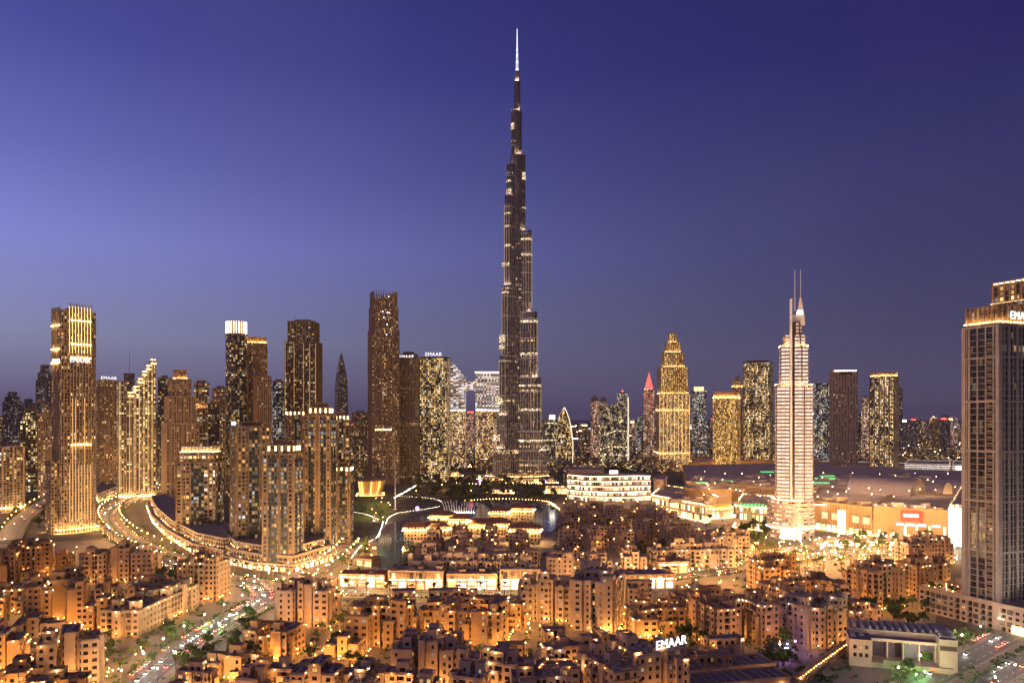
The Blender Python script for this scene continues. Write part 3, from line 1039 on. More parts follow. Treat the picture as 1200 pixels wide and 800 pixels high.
podium('long arcade at the foot of the stepped gold tower', [(116, 590), (150, 575), (190, 566), (186, 561), (140, 568), (110, 582)], 14, F_sandw)

# ------------------------------------------------------------------ towers around the middle
Y = 1600
t = thing('skyscraper', 'dark pointed tower shaped like a spear tip', 'skyscraper', ((400 - 600) * Y / FPX, Y, 0), rad(30))
b = MB()
prof = [(540, 1), (470, 1), (452, .93), (440, .78), (430, .55), (422, .3), (414, .02)]
hw = 16 * Y / FPX * .36
for (ya, wa), (yb_, wb) in zip(prof, prof[1:]):
    b.prism(rect(2 * hw * wa, 2 * hw * wa), max(0, hz(ya, Y)), hz(yb_, Y), 0, 0, yb_ == 414, ptop=rect(2 * hw * wb, 2 * hw * wb))
b.build('body', F_grey, t)
f = MB()
for (ya, wa), (yb_, wb) in zip(prof, prof[1:]):
    for sx in (-1, 1):
        for sy in (-1, 1):
            f.beam((sx * hw * wa, sy * hw * wa, max(0, hz(ya, Y))), (sx * hw * wb, sy * hw * wb, hz(yb_, Y)), 1.4, 1.4)
f.build('corner_ribs', STONE[4], t)
tower('squat tan tower behind the lake lawn, left of the tall bronze tower', 413, 432, 484, 565, 0, F_brown, Y=1450, fins=(6, .8, .5), finmat=STONE[4])

t, wd, dp, top = tower('tall bronze tower with a slanting glass top and vertical ribs', 431, 468, 341, 560, 12, F_brown, Y=1380, dr=.8, tiers=((1, 1, .80), (.93, .93, .92), (.86, .86, 1)), fins=(4.2, 1.0, .9),
      finmat=mat('bronze_rib', (.26, .17, .11), .6), pen=None, slant=15, midlight=None)
l = MB()
for q in range(9):
    x = -wd * .4 + q * wd * .07
    l.box(x, x + 1.6, -dp / 2 - 1.5, -dp / 2 - 1.1, hz(504, 1380), hz(502.6, 1380))
l.build('ledge_light', M['cove'], t)
l = MB()
for (xx, yy) in ((.1, 347), (-.12, 365), (.05, 366), (.12, 366), (-.08, 372), (.04, 380), (.02, 392)):
    l.box(xx * wd - .9, xx * wd + .9, -dp / 2 - 1.3, -dp / 2 - 1.0, hz(yy, 1380), hz(yy - 1.2, 1380))
l.build('maintenance_lights', glow('work_light', (.8, .88, 1), 3, sample=False), t)
tower('dark tower with meshed facade and white roof lettering, beside the slanting bronze tower', 466, 492, 415, 556, -18, F_net, Y=1420, dr=.9, bands=(3.4, .3, .5), finmat=mat('dark_mesh', (.12, .075, .05), .7), sgn=('EMAAR', -9, 8.5, 'front'), tiers=((1, 1, .97), (.85, .85, 1)))
tower('dark glass tower dense with yellow lit windows under white roof lettering', 492, 528, 419, 555, -10, F_darkdense, Y=1450, dr=.7, finmat=M['dark'], sgn=('EMAAR', 1, 9.5, 'front'), fins=(12, .5, .4), pen=None)

# twin towers joined by a bridge
Y = 1850
t = thing('twin_tower', 'twin hotel towers joined by a white lit sky bridge near the top', 'skyscraper', ((557 - 600) * Y / FPX, Y, 0))
k = Y / FPX
for (a, c, yl, yr) in ((527, 545.5, 426, 446), (557.5, 589, 437, 437)):
    xa, xc = (a - 557) * k, (c - 557) * k
    MB().prism([(xa, -18), (xc, -18), (xc, 18), (xa, 18)], 0, hz(480, Y), 0, 1).build('body', [F_skylow, M['roof']], t)
    b = MB()
    n = 6
    for q in range(n):
        x0, x1 = xa + (xc - xa) * q / n, xa + (xc - xa) * (q + 1) / n
        zt = hz(yl + (yr - yl) * ((q + .3) / n) ** 1.6, Y)
        b.prism([(x0, -18.4), (x1 + .2, -18.4), (x1 + .2, 18.4), (x0, 18.4)], hz(480, Y), zt, 0, 1, u0=q * 3.3)
    b.build('lit_upper_floors', [F_sky, M['roof']], t)
b = MB()
xa, xc = (545 - 557) * k, (558 - 557) * k
mx, hr = (xa + xc) / 2, (xc - xa) / 2
for q in range(10):
    a0, a1 = math.pi * q / 10, math.pi * (q + 1) / 10
    xq0, xq1 = mx - hr * math.cos(a0), mx - hr * math.cos(a1)
    zl = hz(462, Y) + hr * .8 * math.sin((a0 + a1) / 2)
    b.prism([(xq0, -17), (xq1, -17), (xq1, 17), (xq0, 17)], zl, hz(447, Y), 0, 1, True, True, u0=q * 3)
b.build('sky_bridge', [F_sky, M['roof']], t)
s = MB()
s.box((557 - 557) * k, (588 - 557) * k, -19.4, -18.9, hz(437, Y), hz(436, Y))
s.box((527 - 557) * k, (546 - 557) * k, -19.4, -18.9, hz(481, Y), hz(480.3, Y))
s.box((558 - 557) * k, (588 - 557) * k, -19.4, -18.9, hz(481, Y), hz(480.3, Y))
s.build('edge_light', M['covew'], t)
t, *_ = tower('thin tower with red lit top seen through the gap under the sky bridge', 546, 556.5, 484, 545, 0, F_pink, Y=2300, pen=None)
MB().box(-9, 9, -11, -9.5, hz(488, 2300), hz(482, 2300)).build('crown_light', M['red'], t)
for q in range(4):
    MB().box(-6 + q * 3.4, -4.5 + q * 3.4, -11, -9.6, hz(530, 2300), hz(490, 2300)).build('facade_light', glow('pink_line', (1, .35, .3), .8, sample=False), t)

# right of the tallest tower
Y = 1800
t = thing('skyscraper', 'curved sail-shaped tower with one white lit edge, right of the supertall tower', 'skyscraper', ((658 - 600) * Y / FPX, Y, 0))
k = Y / FPX
out = [(651, 550), (670, 550), (670.5, 520), (669, 505), (666.5, 492), (663, 482), (660.5, 477), (656, 486), (653, 500), (651.5, 520)]
P = [((x - 658) * k, hz(y, Y)) for x, y in out]
b = MB()
b.face([(x, -14, z) for x, z in P], 0)
b.face([(x, 14, z) for x, z in reversed(P)], 0)
for a, c in edges(P):
    b.face([(a[0], 14, a[1]), (c[0], 14, c[1]), (c[0], -14, c[1]), (a[0], -14, a[1])], 0)
b.build('body', F_darkdense, t)
l = MB()
l.tube([(P[i][0] + .8, -14.4, P[i][1]) for i in (1, 2, 3, 4, 5, 6)], [.9] * 6, 5)
l.build('edge_light', glow('sail_edge', (1, .8, .55), 1.6), t)
t, *_ = tower('low glass block with a white sign on its curved roof, left of the sail tower', 638, 653, 489, 552, 0, F_glass, Y=1900, pen=None)
MB().box(-3, 10, -16, -15, hz(491, 1900), hz(486, 1900)).build('sign_board', M['covew'], t)

t, wd, dp, top = tower('pinkish tower with twin round caps, left of the blue slanted glass tower', 692, 702, 470, 545, 0, F_pink, Y=2150, pen=None)
MB().lathe([(8, top), (11, top + 6), (7, top + 12), (2, top + 16)], 10).build('round_cap', STONE[3], t)
t, wd, dp, top = tower('thin pinkish tower with a round cap directly behind the blue glass tower', 702.5, 711, 471, 545, 0, F_pink, Y=2250, pen=None)
MB().lathe([(8, top), (11, top + 6), (7, top + 12), (2, top + 16)], 10).build('round_cap', STONE[3], t)
t, wd, dp, top = tower('blue glass tower with slanting roof and white curved right edge', 703, 738, 467, 547, -8, F_glass, Y=1850, pen=None, slant=24, dr=.5, finmat=M['dark'])
MB().tube([(wd / 2 + .9, -dp / 2 - 1, z) for z in (0, top * .3, top * .6, top * .85, top + 3)], [1.2] * 5, 5).build('edge_light', glow('curve_edge', (1, .86, .66), 1.3), t)
t, wd, dp, top = tower('dark blue tower with a red roof beacon behind the slanted glass tower', 723, 736, 461, 545, 0, F_blue, Y=2400, mast=12)
MB().octa((0, -4, top + 8), 3.5).build('roof_beacon', M['red'], t)
Y = 2050
t, wd, dp, top = tower('slim tower with a glowing red pyramid top and needle', 754, 767, 456, 545, 0, F_pink, Y=Y, pen=None, fins=(6, .8, .6), finmat=STONE[3])
MB().prism(rect(wd * .8, wd * .8), top, hz(436, Y), 0, 0, ptop=rect(1, 1)).build('pyramid_top', glow('red_pyramid', (1, .09, .05), 1.5), t)
MB().tube([(0, 0, hz(437, Y)), (0, 0, hz(426, Y))], [.9, .3], 5).build('needle', M['steel'], t)
RL = glow('red_line', (1, .16, .10), .5, sample=False)
for q in range(4):
    x = -wd * .36 + q * wd * .24
    MB().box(x - .6, x + .6, -dp / 2 - 1.6, -dp / 2 - 1.0, top * .74, top * .97).build('facade_light', RL, t)
for q in range(6):
    MB().octa((-wd * .4 + q * wd * .16, -dp / 2 - 1, top + .8), 1.0).build('crown_lantern', M['covew'], t) if q % 2 == 0 else None

Y = 1880
t, wd, dp, top = tower('art deco tower with stepped gold crown, pale ribs and a thin mast', 768, 808, 390, 547, 10, F_gold, Y=Y, dr=.8,
      tiers=((1, 1, .545), (.90, .9, .745), (.66, .66, .855), (.46, .46, .93), (.24, .24, 1)), fins=(5.2, 1.3, 1.2), finmat=STONE[2], pen=None, mast=55)
l, f = MB(), MB()
for (fr, fz) in ((1, .42), (.90, .545), (.66, .745), (.46, .855), (.24, .93), (1, .10)):
    strip_ring(l, rect(wd * fr, dp * fr), .9, top * fz + 1.6, .7)
l.build('ledge_light', M['strip'], t)
for q in range(9):
    x = -wd / 2 + wd * q / 8
    f.box(x - .3, x + .3, -dp / 2 - 1.75, -dp / 2 - 1.35, 10, top * .54)
f.build('facade_light', glow('rib_light', (1, .74, .40), 1.3), t)

t, wd, dp, top = tower('slim tower with a yellow lit cap, right of the art deco tower', 810, 828, 457, 545, 0, F_blue, Y=2150, pen=None)
MB().box(-wd * .32, wd * .32, -dp * .52, dp * .3, top - 2, top + 9).build('crown_light', glow('yellow_cap', (1, .72, .22), 2.0), t)
t, wd, dp, top = tower('golden office tower with a slanting lit crown band', 835, 868, 466, 553, -10, F_gold, Y=1650, pen=None, finmat=STONE[1], fins=(5, .7, .5), dr=.8, up=(8, M['stripf']))
b = MB()
i0 = 0
b.prism(rect(wd * .98, dp * .98), top, top + 14, 0, 0)
for q in range(len(b.v)):
    x, y, z = b.v[q]
    if z > top + 5: b.v[q] = (x, y, z - 7 * (.5 - x / wd) if x > 0 else z)
b.build('crown_wall', STONE[1], t)
l = MB(); strip_ring(l, rect(wd * .98, dp * .98), .7, top + 1.2, .6); l.build('crown_light', M['stripf'], t)
t, wd, dp, top = tower('thin tower with bright ledge and two roof pins behind the golden office tower', 858, 870, 446, 545, 0, F_sand, Y=2100, pen=(.4, .4, 14), mast=22, midlight=[(.93, M['bulb'])])
tower('big dark tower with scattered yellow windows, left of the white banded hotel tower', 871, 906, 424, 545, -8, F_darkdense, Y=1750, dr=.8, fins=(8, .8, .6), finmat=M['dark'], pen=(.8, .7, 4))
tower('blue glass tower with a pale wedge top peeking out right of the white banded hotel', 953, 972, 449, 545, 0, F_blue, Y=2000, pen=None)
t, wd, dp, top = tower('plain brown tower with tall dark window stripes and a lit roof frame', 972, 1005, 434, 545, 9, F_stripe, Y=1500, dr=.8, fins=(5.2, 1.0, .8), finmat=STONE[3], pen=None)
s = MB()
s.box(-wd * .45, wd * .45, -dp / 2 - 1.6, -dp / 2 - 1.1, top - 1.6, top + .2); s.build('crown_light', M['covew'], t)
MB().box(-wd * .22, wd * .28, -dp / 2 - 1.25, -dp / 2 - .4, top - 8, top - 3.2).build('sign_board', M['dark'], t)
tower('thin pale tower with whitish windows left of the gold-crowned twin-rib tower', 1009, 1019, 466, 540, 0, F_pink, Y=1950, mast=30)
t, wd, dp, top = tower('tower with glowing golden crown and lit corner ribs above the white car park', 1019, 1053, 441, 545, -12, F_darkdense, Y=1480, dr=.8, fins=(9, 2.0, 1.0), finmat=STONE[2], pen=None, crown=('cove', 9, STONE[1], M['stripf']), up=(7, M['stripf']))
tower('narrow dark tower right behind the gold-crowned ribbed tower', 1049, 1058, 455, 540, 0, F_grey, Y=1900)

# far left skyline
for a in (('hazy grey tower with twin roof pins, leftmost on the skyline', 3, 26, 461, 2100, F_grey, 14), ('hazy block just right of the leftmost grey tower', 24, 43, 469, 2300, F_grey, 0),
          ('slate tower with stepped top close behind the golden finned tower', 42, 64, 430, 1500, F_grey, 10), ('dark olive tower with a green roof sign and yellow windows at far left', 22, 50, 482, 1250, F_olive, 0),
          ('brownish tower in front of the slate stepped tower', 44, 62, 478, 1150, F_brown, 0), ('distant grey tower filling the gap left of the bend tower', 182, 190, 470, 2200, F_grey, 0),
          ('low dark tower behind the side street at far left', 6, 30, 530, 1150, F_dark, 0)):
    tower(a[0], a[1], a[2], a[3], 560, 4, a[5], Y=a[4], tiers=((1, 1, .88), (.8, .8, .95), (.5, .6, 1)), mast=a[6], fins=(7, .8, .5), finmat=STONE[4])
t, wd, dp, top = tower('pale low-rise hotel with glowing ground floor at the left edge', -22, 28, 524, 602, 24, F_sandw, dr=.7, fins=(11, 2.4, 1.4), finmat=STONE[2], pen=(.7, .6, 3), up=(6, M['stripf']))

# ------------------------------------------------------------------ white banded hotel tower
Y = 760
t = thing('hotel_tower', 'slender white banded hotel tower with round drum base and two thin spires', 'skyscraper', ((930 - 600) * (Y + 20) / FPX, Y + 20, 0), rad(-14))
def lens(wd, dp, n=8):
    pts = []
    for k in range(n + 1):
        u = -1 + 2 * k / n
        pts.append((u * wd / 2, -dp / 2 - 3.0 * (1 - u * u)))
    for k in range(n + 1):
        u = 1 - 2 * k / n
        pts.append((u * wd / 2, dp / 2 + 3.0 * (1 - u * u)))
    return pts
k = Y / FPX
b, sl, ft = MB(), MB(), MB()
for (pw, dpp, y0, y1, cx) in ((43, 19, 590, 452, 0), (33, 16, 454, 405, 0), (25, 13, 406, 391, .5), (15, 10, 392, 376, 2.0)):
    z0, z1 = hz(y0, Y), hz(y1, Y)
    P = [(x + cx, y) for x, y in lens(pw * k - 2.6, dpp)]
    b.prism(P, z0, z1, 0, 1)
    z = z0 + 3.6
    while z < z1 + .2:
        sl.prism(inset(P, -1.15), z - .3, z + .45, 0, 0, True, True)
        z += 3.6
    for i in range(0, len(P), 3):
        x, y = P[i]
        ft.box(x * 1.045 - .55, x * 1.045 + .55, y * 1.10 - 1.0, y * 1.10 + 1.0, z0, z1 + 1)
b.build('body', [F_white, M['rooflt']], t)
sl.build('balcony_slabs', STONE[0], t)
ft.build('facade_piers', mat('rose_stone', (.14, .10, .09)), t)
bl = MB()
xb = -4.5 * k
bl.box(xb - .9, xb + .9, -15.2, -8.5, hz(585, Y), hz(349, Y))
bl.build('blade_wall', M['white'], t)
MB().box(xb + 1.1, xb + 3.4, -14.2, -9, hz(585, Y), hz(376, Y), 0, 0).build('glass_stripe', M['dark'], t)
bl = MB()
P = [(-5 * k, hz(379, Y)), (12 * k, hz(379, Y)), (11.2 * k, hz(368, Y)), (9.4 * k, hz(356, Y)), (7.6 * k, hz(346, Y)), (6.0 * k, hz(347, Y)), (4.4 * k, hz(359, Y)), (2.0 * k, hz(366, Y)), (-2 * k, hz(367, Y)), (-5 * k, hz(366, Y))]
bl.face([(x, -7, z) for x, z in P]); bl.face([(x, -3, z) for x, z in P[::-1]])
for a, c in edges(P): bl.face([(a[0], -3, a[1]), (c[0], -3, c[1]), (c[0], -7, c[1]), (a[0], -7, a[1])])
bl.build('roof_sail', M['white'], t)
MB().box(3.0 * k, 8.5 * k, -8.2, -7.3, hz(366, Y), hz(362, Y)).build('roof_glow', M['covew'], t)
for px in (.8, 7.2):
    MB().tube([(px * k, -5, hz(362, Y)), (px * k, -5, hz(345, Y)), (px * k, -5, hz(313, Y))], [.6, .5, .25], 6).build('spire', M['white'], t)
d, ds, dl = MB(), MB(), MB()
R0 = 26 * k
cxd = -3.5 * k
d.prism(ngon(R0, 32, 0, cxd, 0), 0, hz(587, Y), 0, 1)
for z in [5 + 4.2 * q for q in range(8)]:
    ds.prism(ngon(R0 + 1.0, 32, 0, cxd, 0), z, z + 1.3, 0, 0, True, True)
for q in range(32):
    x, y = ngon(R0 + .5, 32, 0, cxd, 0)[q]
    if q % 2 == 0: ds.box(x - .4, x + .4, y - .4, y + .4, 0, hz(590, Y))
d.build('drum', [facade('facade_drum', (.42, .31, .26), bay=3, flr=4.2, ww=.8, wh=.6, lit=.5, warm=(1, .66, .36), amp=1.8), M['rooflt']], t)
ds.build('drum_bands', mat('drum_stone', (.50, .38, .32)), t)
for q in range(4):
    MB().box(cxd - 11 + q * 5, cxd - 7.4 + q * 5, -R0 - 1.6, -R0 + 4, .6, 9.5).build('entrance_window', M['shopw'], t)
l = MB()
for zz, sc_ in ((hz(450, Y), 1), (hz(404, Y), .78)):
    P = lens(43 * k * sc_ - 2.6, 19 * sc_)
    q1, q2 = inset(P, -1.5), inset(P, -2.0)
    strip_ring(l, P, .4, zz + .4, .4)
strip_ring(l, ngon(R0 - 1.0, 32, 0, cxd, 0), -4, hz(587, Y) + .6, .6)
for z in range(8):
    pass
l.build('ledge_light', M['stripf'], t)
l = MB()
strip_ring(l, ngon(R0 + 1, 32, 0, cxd, 0), .6, 11.2, .4)
l.build('uplight', M['stripw'], t)

# ------------------------------------------------------------------ big residential pair at the right edge
RY = 436
phi = math.atan2(600 - 1165, FPX)
rzR = phi + rad(-35)
RX = (1171 - 600) * RY / FPX
c, s_ = math.cos(rzR), math.sin(rzR)
rw, rd = 22.0, 30.0
def corner_loc(wd, dp, x, y, rz):     # centre of a block whose front right corner stands at x, y
    return (x - (wd / 2 * math.cos(rz) + dp / 2 * math.sin(rz)), y - (wd / 2 * math.sin(rz) - dp / 2 * math.cos(rz)), 0)
t = thing('apartment_tower', 'tall beige apartment tower with dark window grid and glowing gold top floors at right edge', 'skyscraper', corner_loc(rw, rd, RX, RY, rzR), rzR)
Rt = hz(378, RY)
g, fr, wn = MB(), MB(), MB()
g.prism(rect(rw, rd), 14, Rt, 0, 1)
g.build('body', [facade('tower_glass', (.03, .03, .035), bay=2.0, flr=3.6, ww=.92, wh=.9, lit=.045, amp=1.6, glass=(.018, .018, .024)), M['roof']], t)
def grid(mb, p0, p1, z0, z1, cols, heavy, flr=3.6):
    a, b2 = Vector(p0), Vector(p1)
    L = (b2 - a).length
    d = (b2 - a) / L
    nn = Vector((d.y, -d.x))
    def col(u, w2, pr):
        q = [a + d * (u - w2) - nn * .1, a + d * (u + w2) - nn * .1, a + d * (u + w2) + nn * pr, a + d * (u - w2) + nn * pr]
        mb.prism([tuple(x) for x in q][::-1] if False else [tuple(q[3]), tuple(q[2]), tuple(q[1]), tuple(q[0])][::1], z0, z1)
    for u, w2 in cols: col(u * L, w2, .75)
    z = z0
    i = 0
    while z < z1:
        hv = i in heavy
        th = 1.1 if hv else .34
        pr = .70 if hv else .42
        q = [a - nn * .1, b2 - nn * .1, b2 + nn * pr, a + nn * pr]
        mb.prism([tuple(q[3]), tuple(q[2]), tuple(q[1]), tuple(q[0])], z, z + th, 0, 0, True, True)
        z += flr
        i += 1
heavy = {0, 8, 16, 24, 32, 39, 44}
x0, y0 = -rw / 2, -rd / 2
cols = [(.035, 1.0), (.12, .25), (.19, .5), (.42, .32), (.65, .32), (.86, .4), (.965, 1.0)]
grid(fr, (x0, y0), (-x0, y0), 14, Rt - 1, cols, heavy)
grid(fr, (-x0, y0), (-x0, -y0), 14, Rt - 1, [(.03, 1.0), (.13, .3), (.26, .8), (.38, .25), (.5, 1.1), (.62, .25), (.74, .8), (.88, .3), (.97, 1.0)], heavy)
grid(fr, (x0, -y0), (x0, y0), 14, Rt - 1, [(.02, 1.0), (.5, 1.2), (.98, 1.0)], heavy)
fr.build('facade_frame', mat('tower_stone', (.37, .315, .27), .75), t)
bal = MB()
for q in range(42):
    z = 15 + 3.6 * q
    for side in (x0 - 1.1, ):
        bal.box(side - .1, side + 1.0, y0 + 1.0, y0 + 7, z, z + 1.2)
    bal.box(-x0 - 6.5, -x0 - 3.5, y0 - 1.3, y0 - .4, z, z + 1.1)
bal.build('balconies', STONE[4], t)
cr = MB()
Q = rect(rw - 2.4, rd - 2.4)
cz1 = hz(357, RY)
cr.prism(Q, Rt - .5, cz1, 0, 1)
fins_on(cr, Q, Rt, cz1 + .6, 3.0, .5, .7, 2)
cr.prism(inset(Q, -.4), Rt + 4.6, Rt + 5.2, 2, 2, True, True)
cr.build('crown_wall', [facade('crown_gold', (.34, .22, .09), bay=3.0, flr=4.8, ww=.7, wh=.8, lit=.3, amp=.5, glass=(.12, .075, .03)), M['roof'], STONE[1]], t)
l = MB()
strip_ring(l, Q, .75, Rt + .9, .4)
l.build('crown_light', M['strip'], t)
sign('EMAAR', t, (rw / 2 + .6, 4, Rt + 1.5), rad(90), 6.2)
# taller neighbour behind
rz2 = rzR
r2w, r2d = 24, 26
Y2 = 470
t = thing('apartment_tower', 'taller apartment tower with gold lit rim behind the beige grid tower at right', 'skyscraper', corner_loc(r2w, r2d, (1206 - 600) * Y2 / FPX, Y2, rz2), rz2)
top2 = hz(352, Y2)
MB().prism(rect(r2w, r2d), 14, top2, 0, 1).build('body', [F_grid, M['roof']], t)
fr = MB()
for (p0, p1) in (((-r2w / 2, -r2d / 2), (r2w / 2, -r2d / 2)), ((r2w / 2, -r2d / 2), (r2w / 2, r2d / 2)), ((-r2w / 2, r2d / 2), (-r2w / 2, -r2d / 2))):
    grid(fr, p0, p1, 14, top2 - 1, [(.02, .9), (.25, .8), (.5, .8), (.75, .8), (.98, .9)], heavy)
fr.build('facade_frame', STONE[1], t)
cr = MB()
Q = rect(r2w - 2, r2d - 2)
cz2 = hz(327, Y2)
cr.prism(Q, top2 - .5, cz2, 0, 1)
fins_on(cr, Q, top2, cz2 + 1.6, 4.0, .7, 1.0, 2)
cr.build('crown_wall', [F_grid, M['roof'], STONE[1]], t)
l = MB()
strip_ring(l, Q, 1.1, top2 + .9, .4)
q1 = inset(Q, -.2); q2 = inset(Q, .3)
for i in range(4):
    j = (i + 1) % 4
    l.face([(*q1[i], cz2 + .7), (*q1[j], cz2 + .7), (*q2[j], cz2 + .7), (*q2[i], cz2 + .7)])
for a, cq in edges(q1):
    l.beam((*a, cz2 + .4), (*cq, cz2 + .4), .5, .5)
l.build('crown_light', M['cove'], t)


# ------------------------------------------------------------------ mall, opera house, lakeside
def block_on(name, label, pxs, h, mt, cat, roofm=None, z0=0.0, parapet=True):
    pts = [G(*p) for p in pxs]
    ar = sum(a[0] * b[1] - b[0] * a[1] for a, b in zip(pts, pts[1:] + pts[:1]))
    if ar < 0: pts = pts[::-1]
    cx, cy = sum(p[0] for p in pts) / len(pts), sum(p[1] for p in pts) / len(pts)
    t = thing(name, label, cat, (cx, cy, 0))
    P = [(x - cx, y - cy) for x, y in pts]
    b = MB().prism(P, z0, h, 0, 1)
    if parapet:
        b.ring(inset(P, -.25), inset(P, .6), h - 1, h + 1.2, 0)
    b.build('body', [mt, roofm or M['mallroof']], t)
    return t, P, (cx, cy)

F_wave = facade('facade_arcade', (.52, .36, .20), bay=5.0, flr=9.0, ww=.62, wh=.7, lit=1.6, warm=(1, .62, .26), cool=(1, .8, .5), amp=2.4)
ORANGE = mat('ribbed_ochre_wall', (.44, .25, .10), .8, var=.2)

# terraced front with five light bands
Y = 1113
t = thing('terraced_mall_wing', 'curved terraced mall front with five bands of white light', 'mall', ((716 - 600) * Y / FPX, Y + 20, 0))
k = Y / FPX
b, l = MB(), MB()
for q in range(5):
    z0, z1 = 7.3 * q, 7.3 * q + 7.3
    P = []
    n = 28
    for i in range(n + 1):
        u = i / n
        x = (-48 + 96 * u) * k
        y = -20 + 3.2 * q + 7 * math.sin(u * 7.5 + q * .5) * (.5 + .5 * u) - 6 * math.sin(u * math.pi) + (22 * (1 - u * 4) ** 2 if u < .25 else 0)
        P.append((x, y))
    Q = P + [(48 * k, 40), (-48 * k, 40)]
    b.prism(Q, z0, z1 - 1.2, 0, 1, u0=5.0 * q)
    Q2 = [(x, y - 2.2) for x, y in P] + [(48 * k, 40), (-48 * k, 40)]
    b.prism(Q2, z1 - 1.2, z1, 2, 1, True, True)
    for i in range(n):
        a, c = P[i], P[i + 1]
        l.beam((a[0], a[1] - 2.35, z1 - .9), (c[0], c[1] - 2.35, z1 - .9), .12, .5)
        l.face([(c[0], c[1] - .6, z1 - 1.24), (a[0], a[1] - .6, z1 - 1.24), (a[0], a[1] - 1.5, z1 - 1.24), (c[0], c[1] - 1.5, z1 - 1.24)][::-1])
b.build('terraces', [facade('terrace_shops', (.35, .24, .18), bay=3, flr=7.3, ww=.8, wh=.6, lit=.8, warm=(1, .66, .4), amp=1.6), M['mallroof'], M['canvas']], t)
l.build('band_lights', M['cove'], t)
MB().box(-46 * k, -8 * k, 20, 55, 36, 43, 0, 1).build('roof_block', [STONE[3], M['mallroof']], t)
MB().box(2 * k, 12 * k, 16, 17, 37.5, 42).build('sign_board', M['covew'], t)

t, P, o = block_on('mall_pillar_block', 'plain brown tower block between the terraced wing and the arcaded mall wing', [(766, 588), (778, 590), (782, 583), (770, 582)], 33, STONE[3], 'mall block')
t, P, o = block_on('arcaded_mall_wing', 'long two storey mall wing with rows of glowing arches stepping down to the old quarter', [(764, 598), (826, 612), (846, 596), (778, 584)], 20, F_wave, 'mall')
l = MB(); strip_ring(l, P, .8, 20.6, .5); strip_ring(l, P, 2.0, 1.2, .5); l.build('uplight', M['strip'], t)
# drum
Y = 925
t = thing('mall_rotunda', 'round ochre mall rotunda with glowing arcade at its foot', 'mall', ((836 - 600) * Y / FPX, Y + 26, 0))
b = MB().prism(ngon(28, 40), 12, 34, 0, 1)
b.prism(ngon(30.5, 40), 0, 11, 2, 1)
b.prism(ngon(29.5, 40), 33.2, 35.4, 0, 1, True, True)
b.build('body', [ORANGE, M['mallroof'], F_wave], t)
l = MB(); strip_ring(l, ngon(28, 40), .9, 11.6, .6); l.build('uplight', M['stripg'], t)
l = MB(); strip_ring(l, ngon(30.5, 40), 1.6, .8, .6); l.build('ground_light', M['strip'], t)
# gallery with green slatted roof
t, P, o = block_on('gallery_wing', 'mall gallery with bright windows under a green lit slatted roof', [(862, 618), (908, 624), (925, 606), (872, 601)], 24, F_wave, 'mall')
g = MB()
(ax, ay), (bx, by) = P[0], P[1]
for q in range(12):
    u = q / 11
    x, y = ax + (bx - ax) * u, ay + (by - ay) * u
    g.beam((x, y, 25.4), (x + (P[3][0] - P[0][0]) * .55, y + (P[3][1] - P[0][1]) * .55, 29), 1.1, .7)
g.build('roof_slats', STONE[2], t)
l = MB(); strip_ring(l, P, .9, 24.6, .5); strip_ring(l, P, 2.5, 1.0, .5); l.build('uplight', M['strip'], t)
l = MB(); l.box(ax + 2, bx, ay + 8, by + 9, 25.6, 25.8); l.build('green_roof_light', M['green'], t)

# main halls
t, P, o = block_on('mall_hall', 'wide flat mall hall with grey roof and green lit skylights behind the arcades', [(806, 586), (905, 594), (1000, 596), (1130, 598), (1130, 566), (960, 556), (800, 562)], 27, ORANGE, 'mall')
gr = MB()
for (px, py, a, bb) in ((823, 566, 16, 6), (834, 570, 20, 5), (853, 564, 13, 8), (900, 553, 24, 5), (968, 561, 30, 5), (962, 566, 26, 4), (960, 577, 9, 10), (970, 558, 24, 3)):
    x, y = G(px, py, 28)
    for q in range(3):
        gr.box(x - o[0] - a / 2 + q * a / 3, x - o[0] - a / 2 + q * a / 3 + a / 4.2, y - o[1] - bb, y - o[1] + bb, 28.0, 29.4)
gr.build('green_skylights', M['green'], t)
rr = random.Random(3)
for q in range(60):
    px, py = rr.uniform(790, 1120), rr.uniform(556, 590)
    x, y = G(px, py, 27)
    s = rr.uniform(2, 7)
    MB().box(x - o[0] - s, x - o[0] + s, y - o[1] - s * .8, y - o[1] + s * .8, 26.5, 28.4 + rr.random() * 2.5).build('roof_unit', [M['mallroof']], t)
for q in range(70):  # strips added to break up the dark roof, some glowing warm
    px, py = rr.uniform(800, 1122), rr.uniform(557, 592)
    x, y = G(px, py, 28)
    a_, b_ = (rr.uniform(1, 2), rr.uniform(6, 16)) if q % 2 else (rr.uniform(5, 14), rr.uniform(1.2, 3))
    MB().box(x - o[0] - a_, x - o[0] + a_, y - o[1] - b_, y - o[1] + b_, 26.9, 28.0 + rr.random(), 0, 1).build('warm_strip', [STONE[2], rr.choice([M['warm_strip'], M['warm_strip'], STONE[2], M['unit'], M['covew']] if q % 9 == 0 else [M['warm_strip'], STONE[2], M['unit']])], t)
rl = MB().octa((0, 0, 0), .42, 0)  # pole lamps added to warm and brighten the dark mall roof
rl.box(-.1, .1, -.1, .1, -11, -.35, 1)
ROOF_FILL = rl.mesh('roof_glow', [M['roof_fill'], M['dark']])
for q in range(64):
    px, py = 806 + (q % 11 + rr.random()) * 29, 558 + (q // 11 + rr.random()) * 5.6
    x, y = G(px, py, 30)
    link_copy(ROOF_FILL, 'roof_glow', t, (x - o[0], y - o[1], 38))
t, P, o = block_on('mall_wing', 'ochre ribbed mall wing with a bright entrance right of the white banded hotel', [(950, 619), (1022, 630), (1048, 604), (960, 598)], 30, ORANGE, 'mall')
f = MB(); fins_on(f, P, 3, 29, 3.2, .5, .5); f.build('facade_ribs', STONE[1], t)
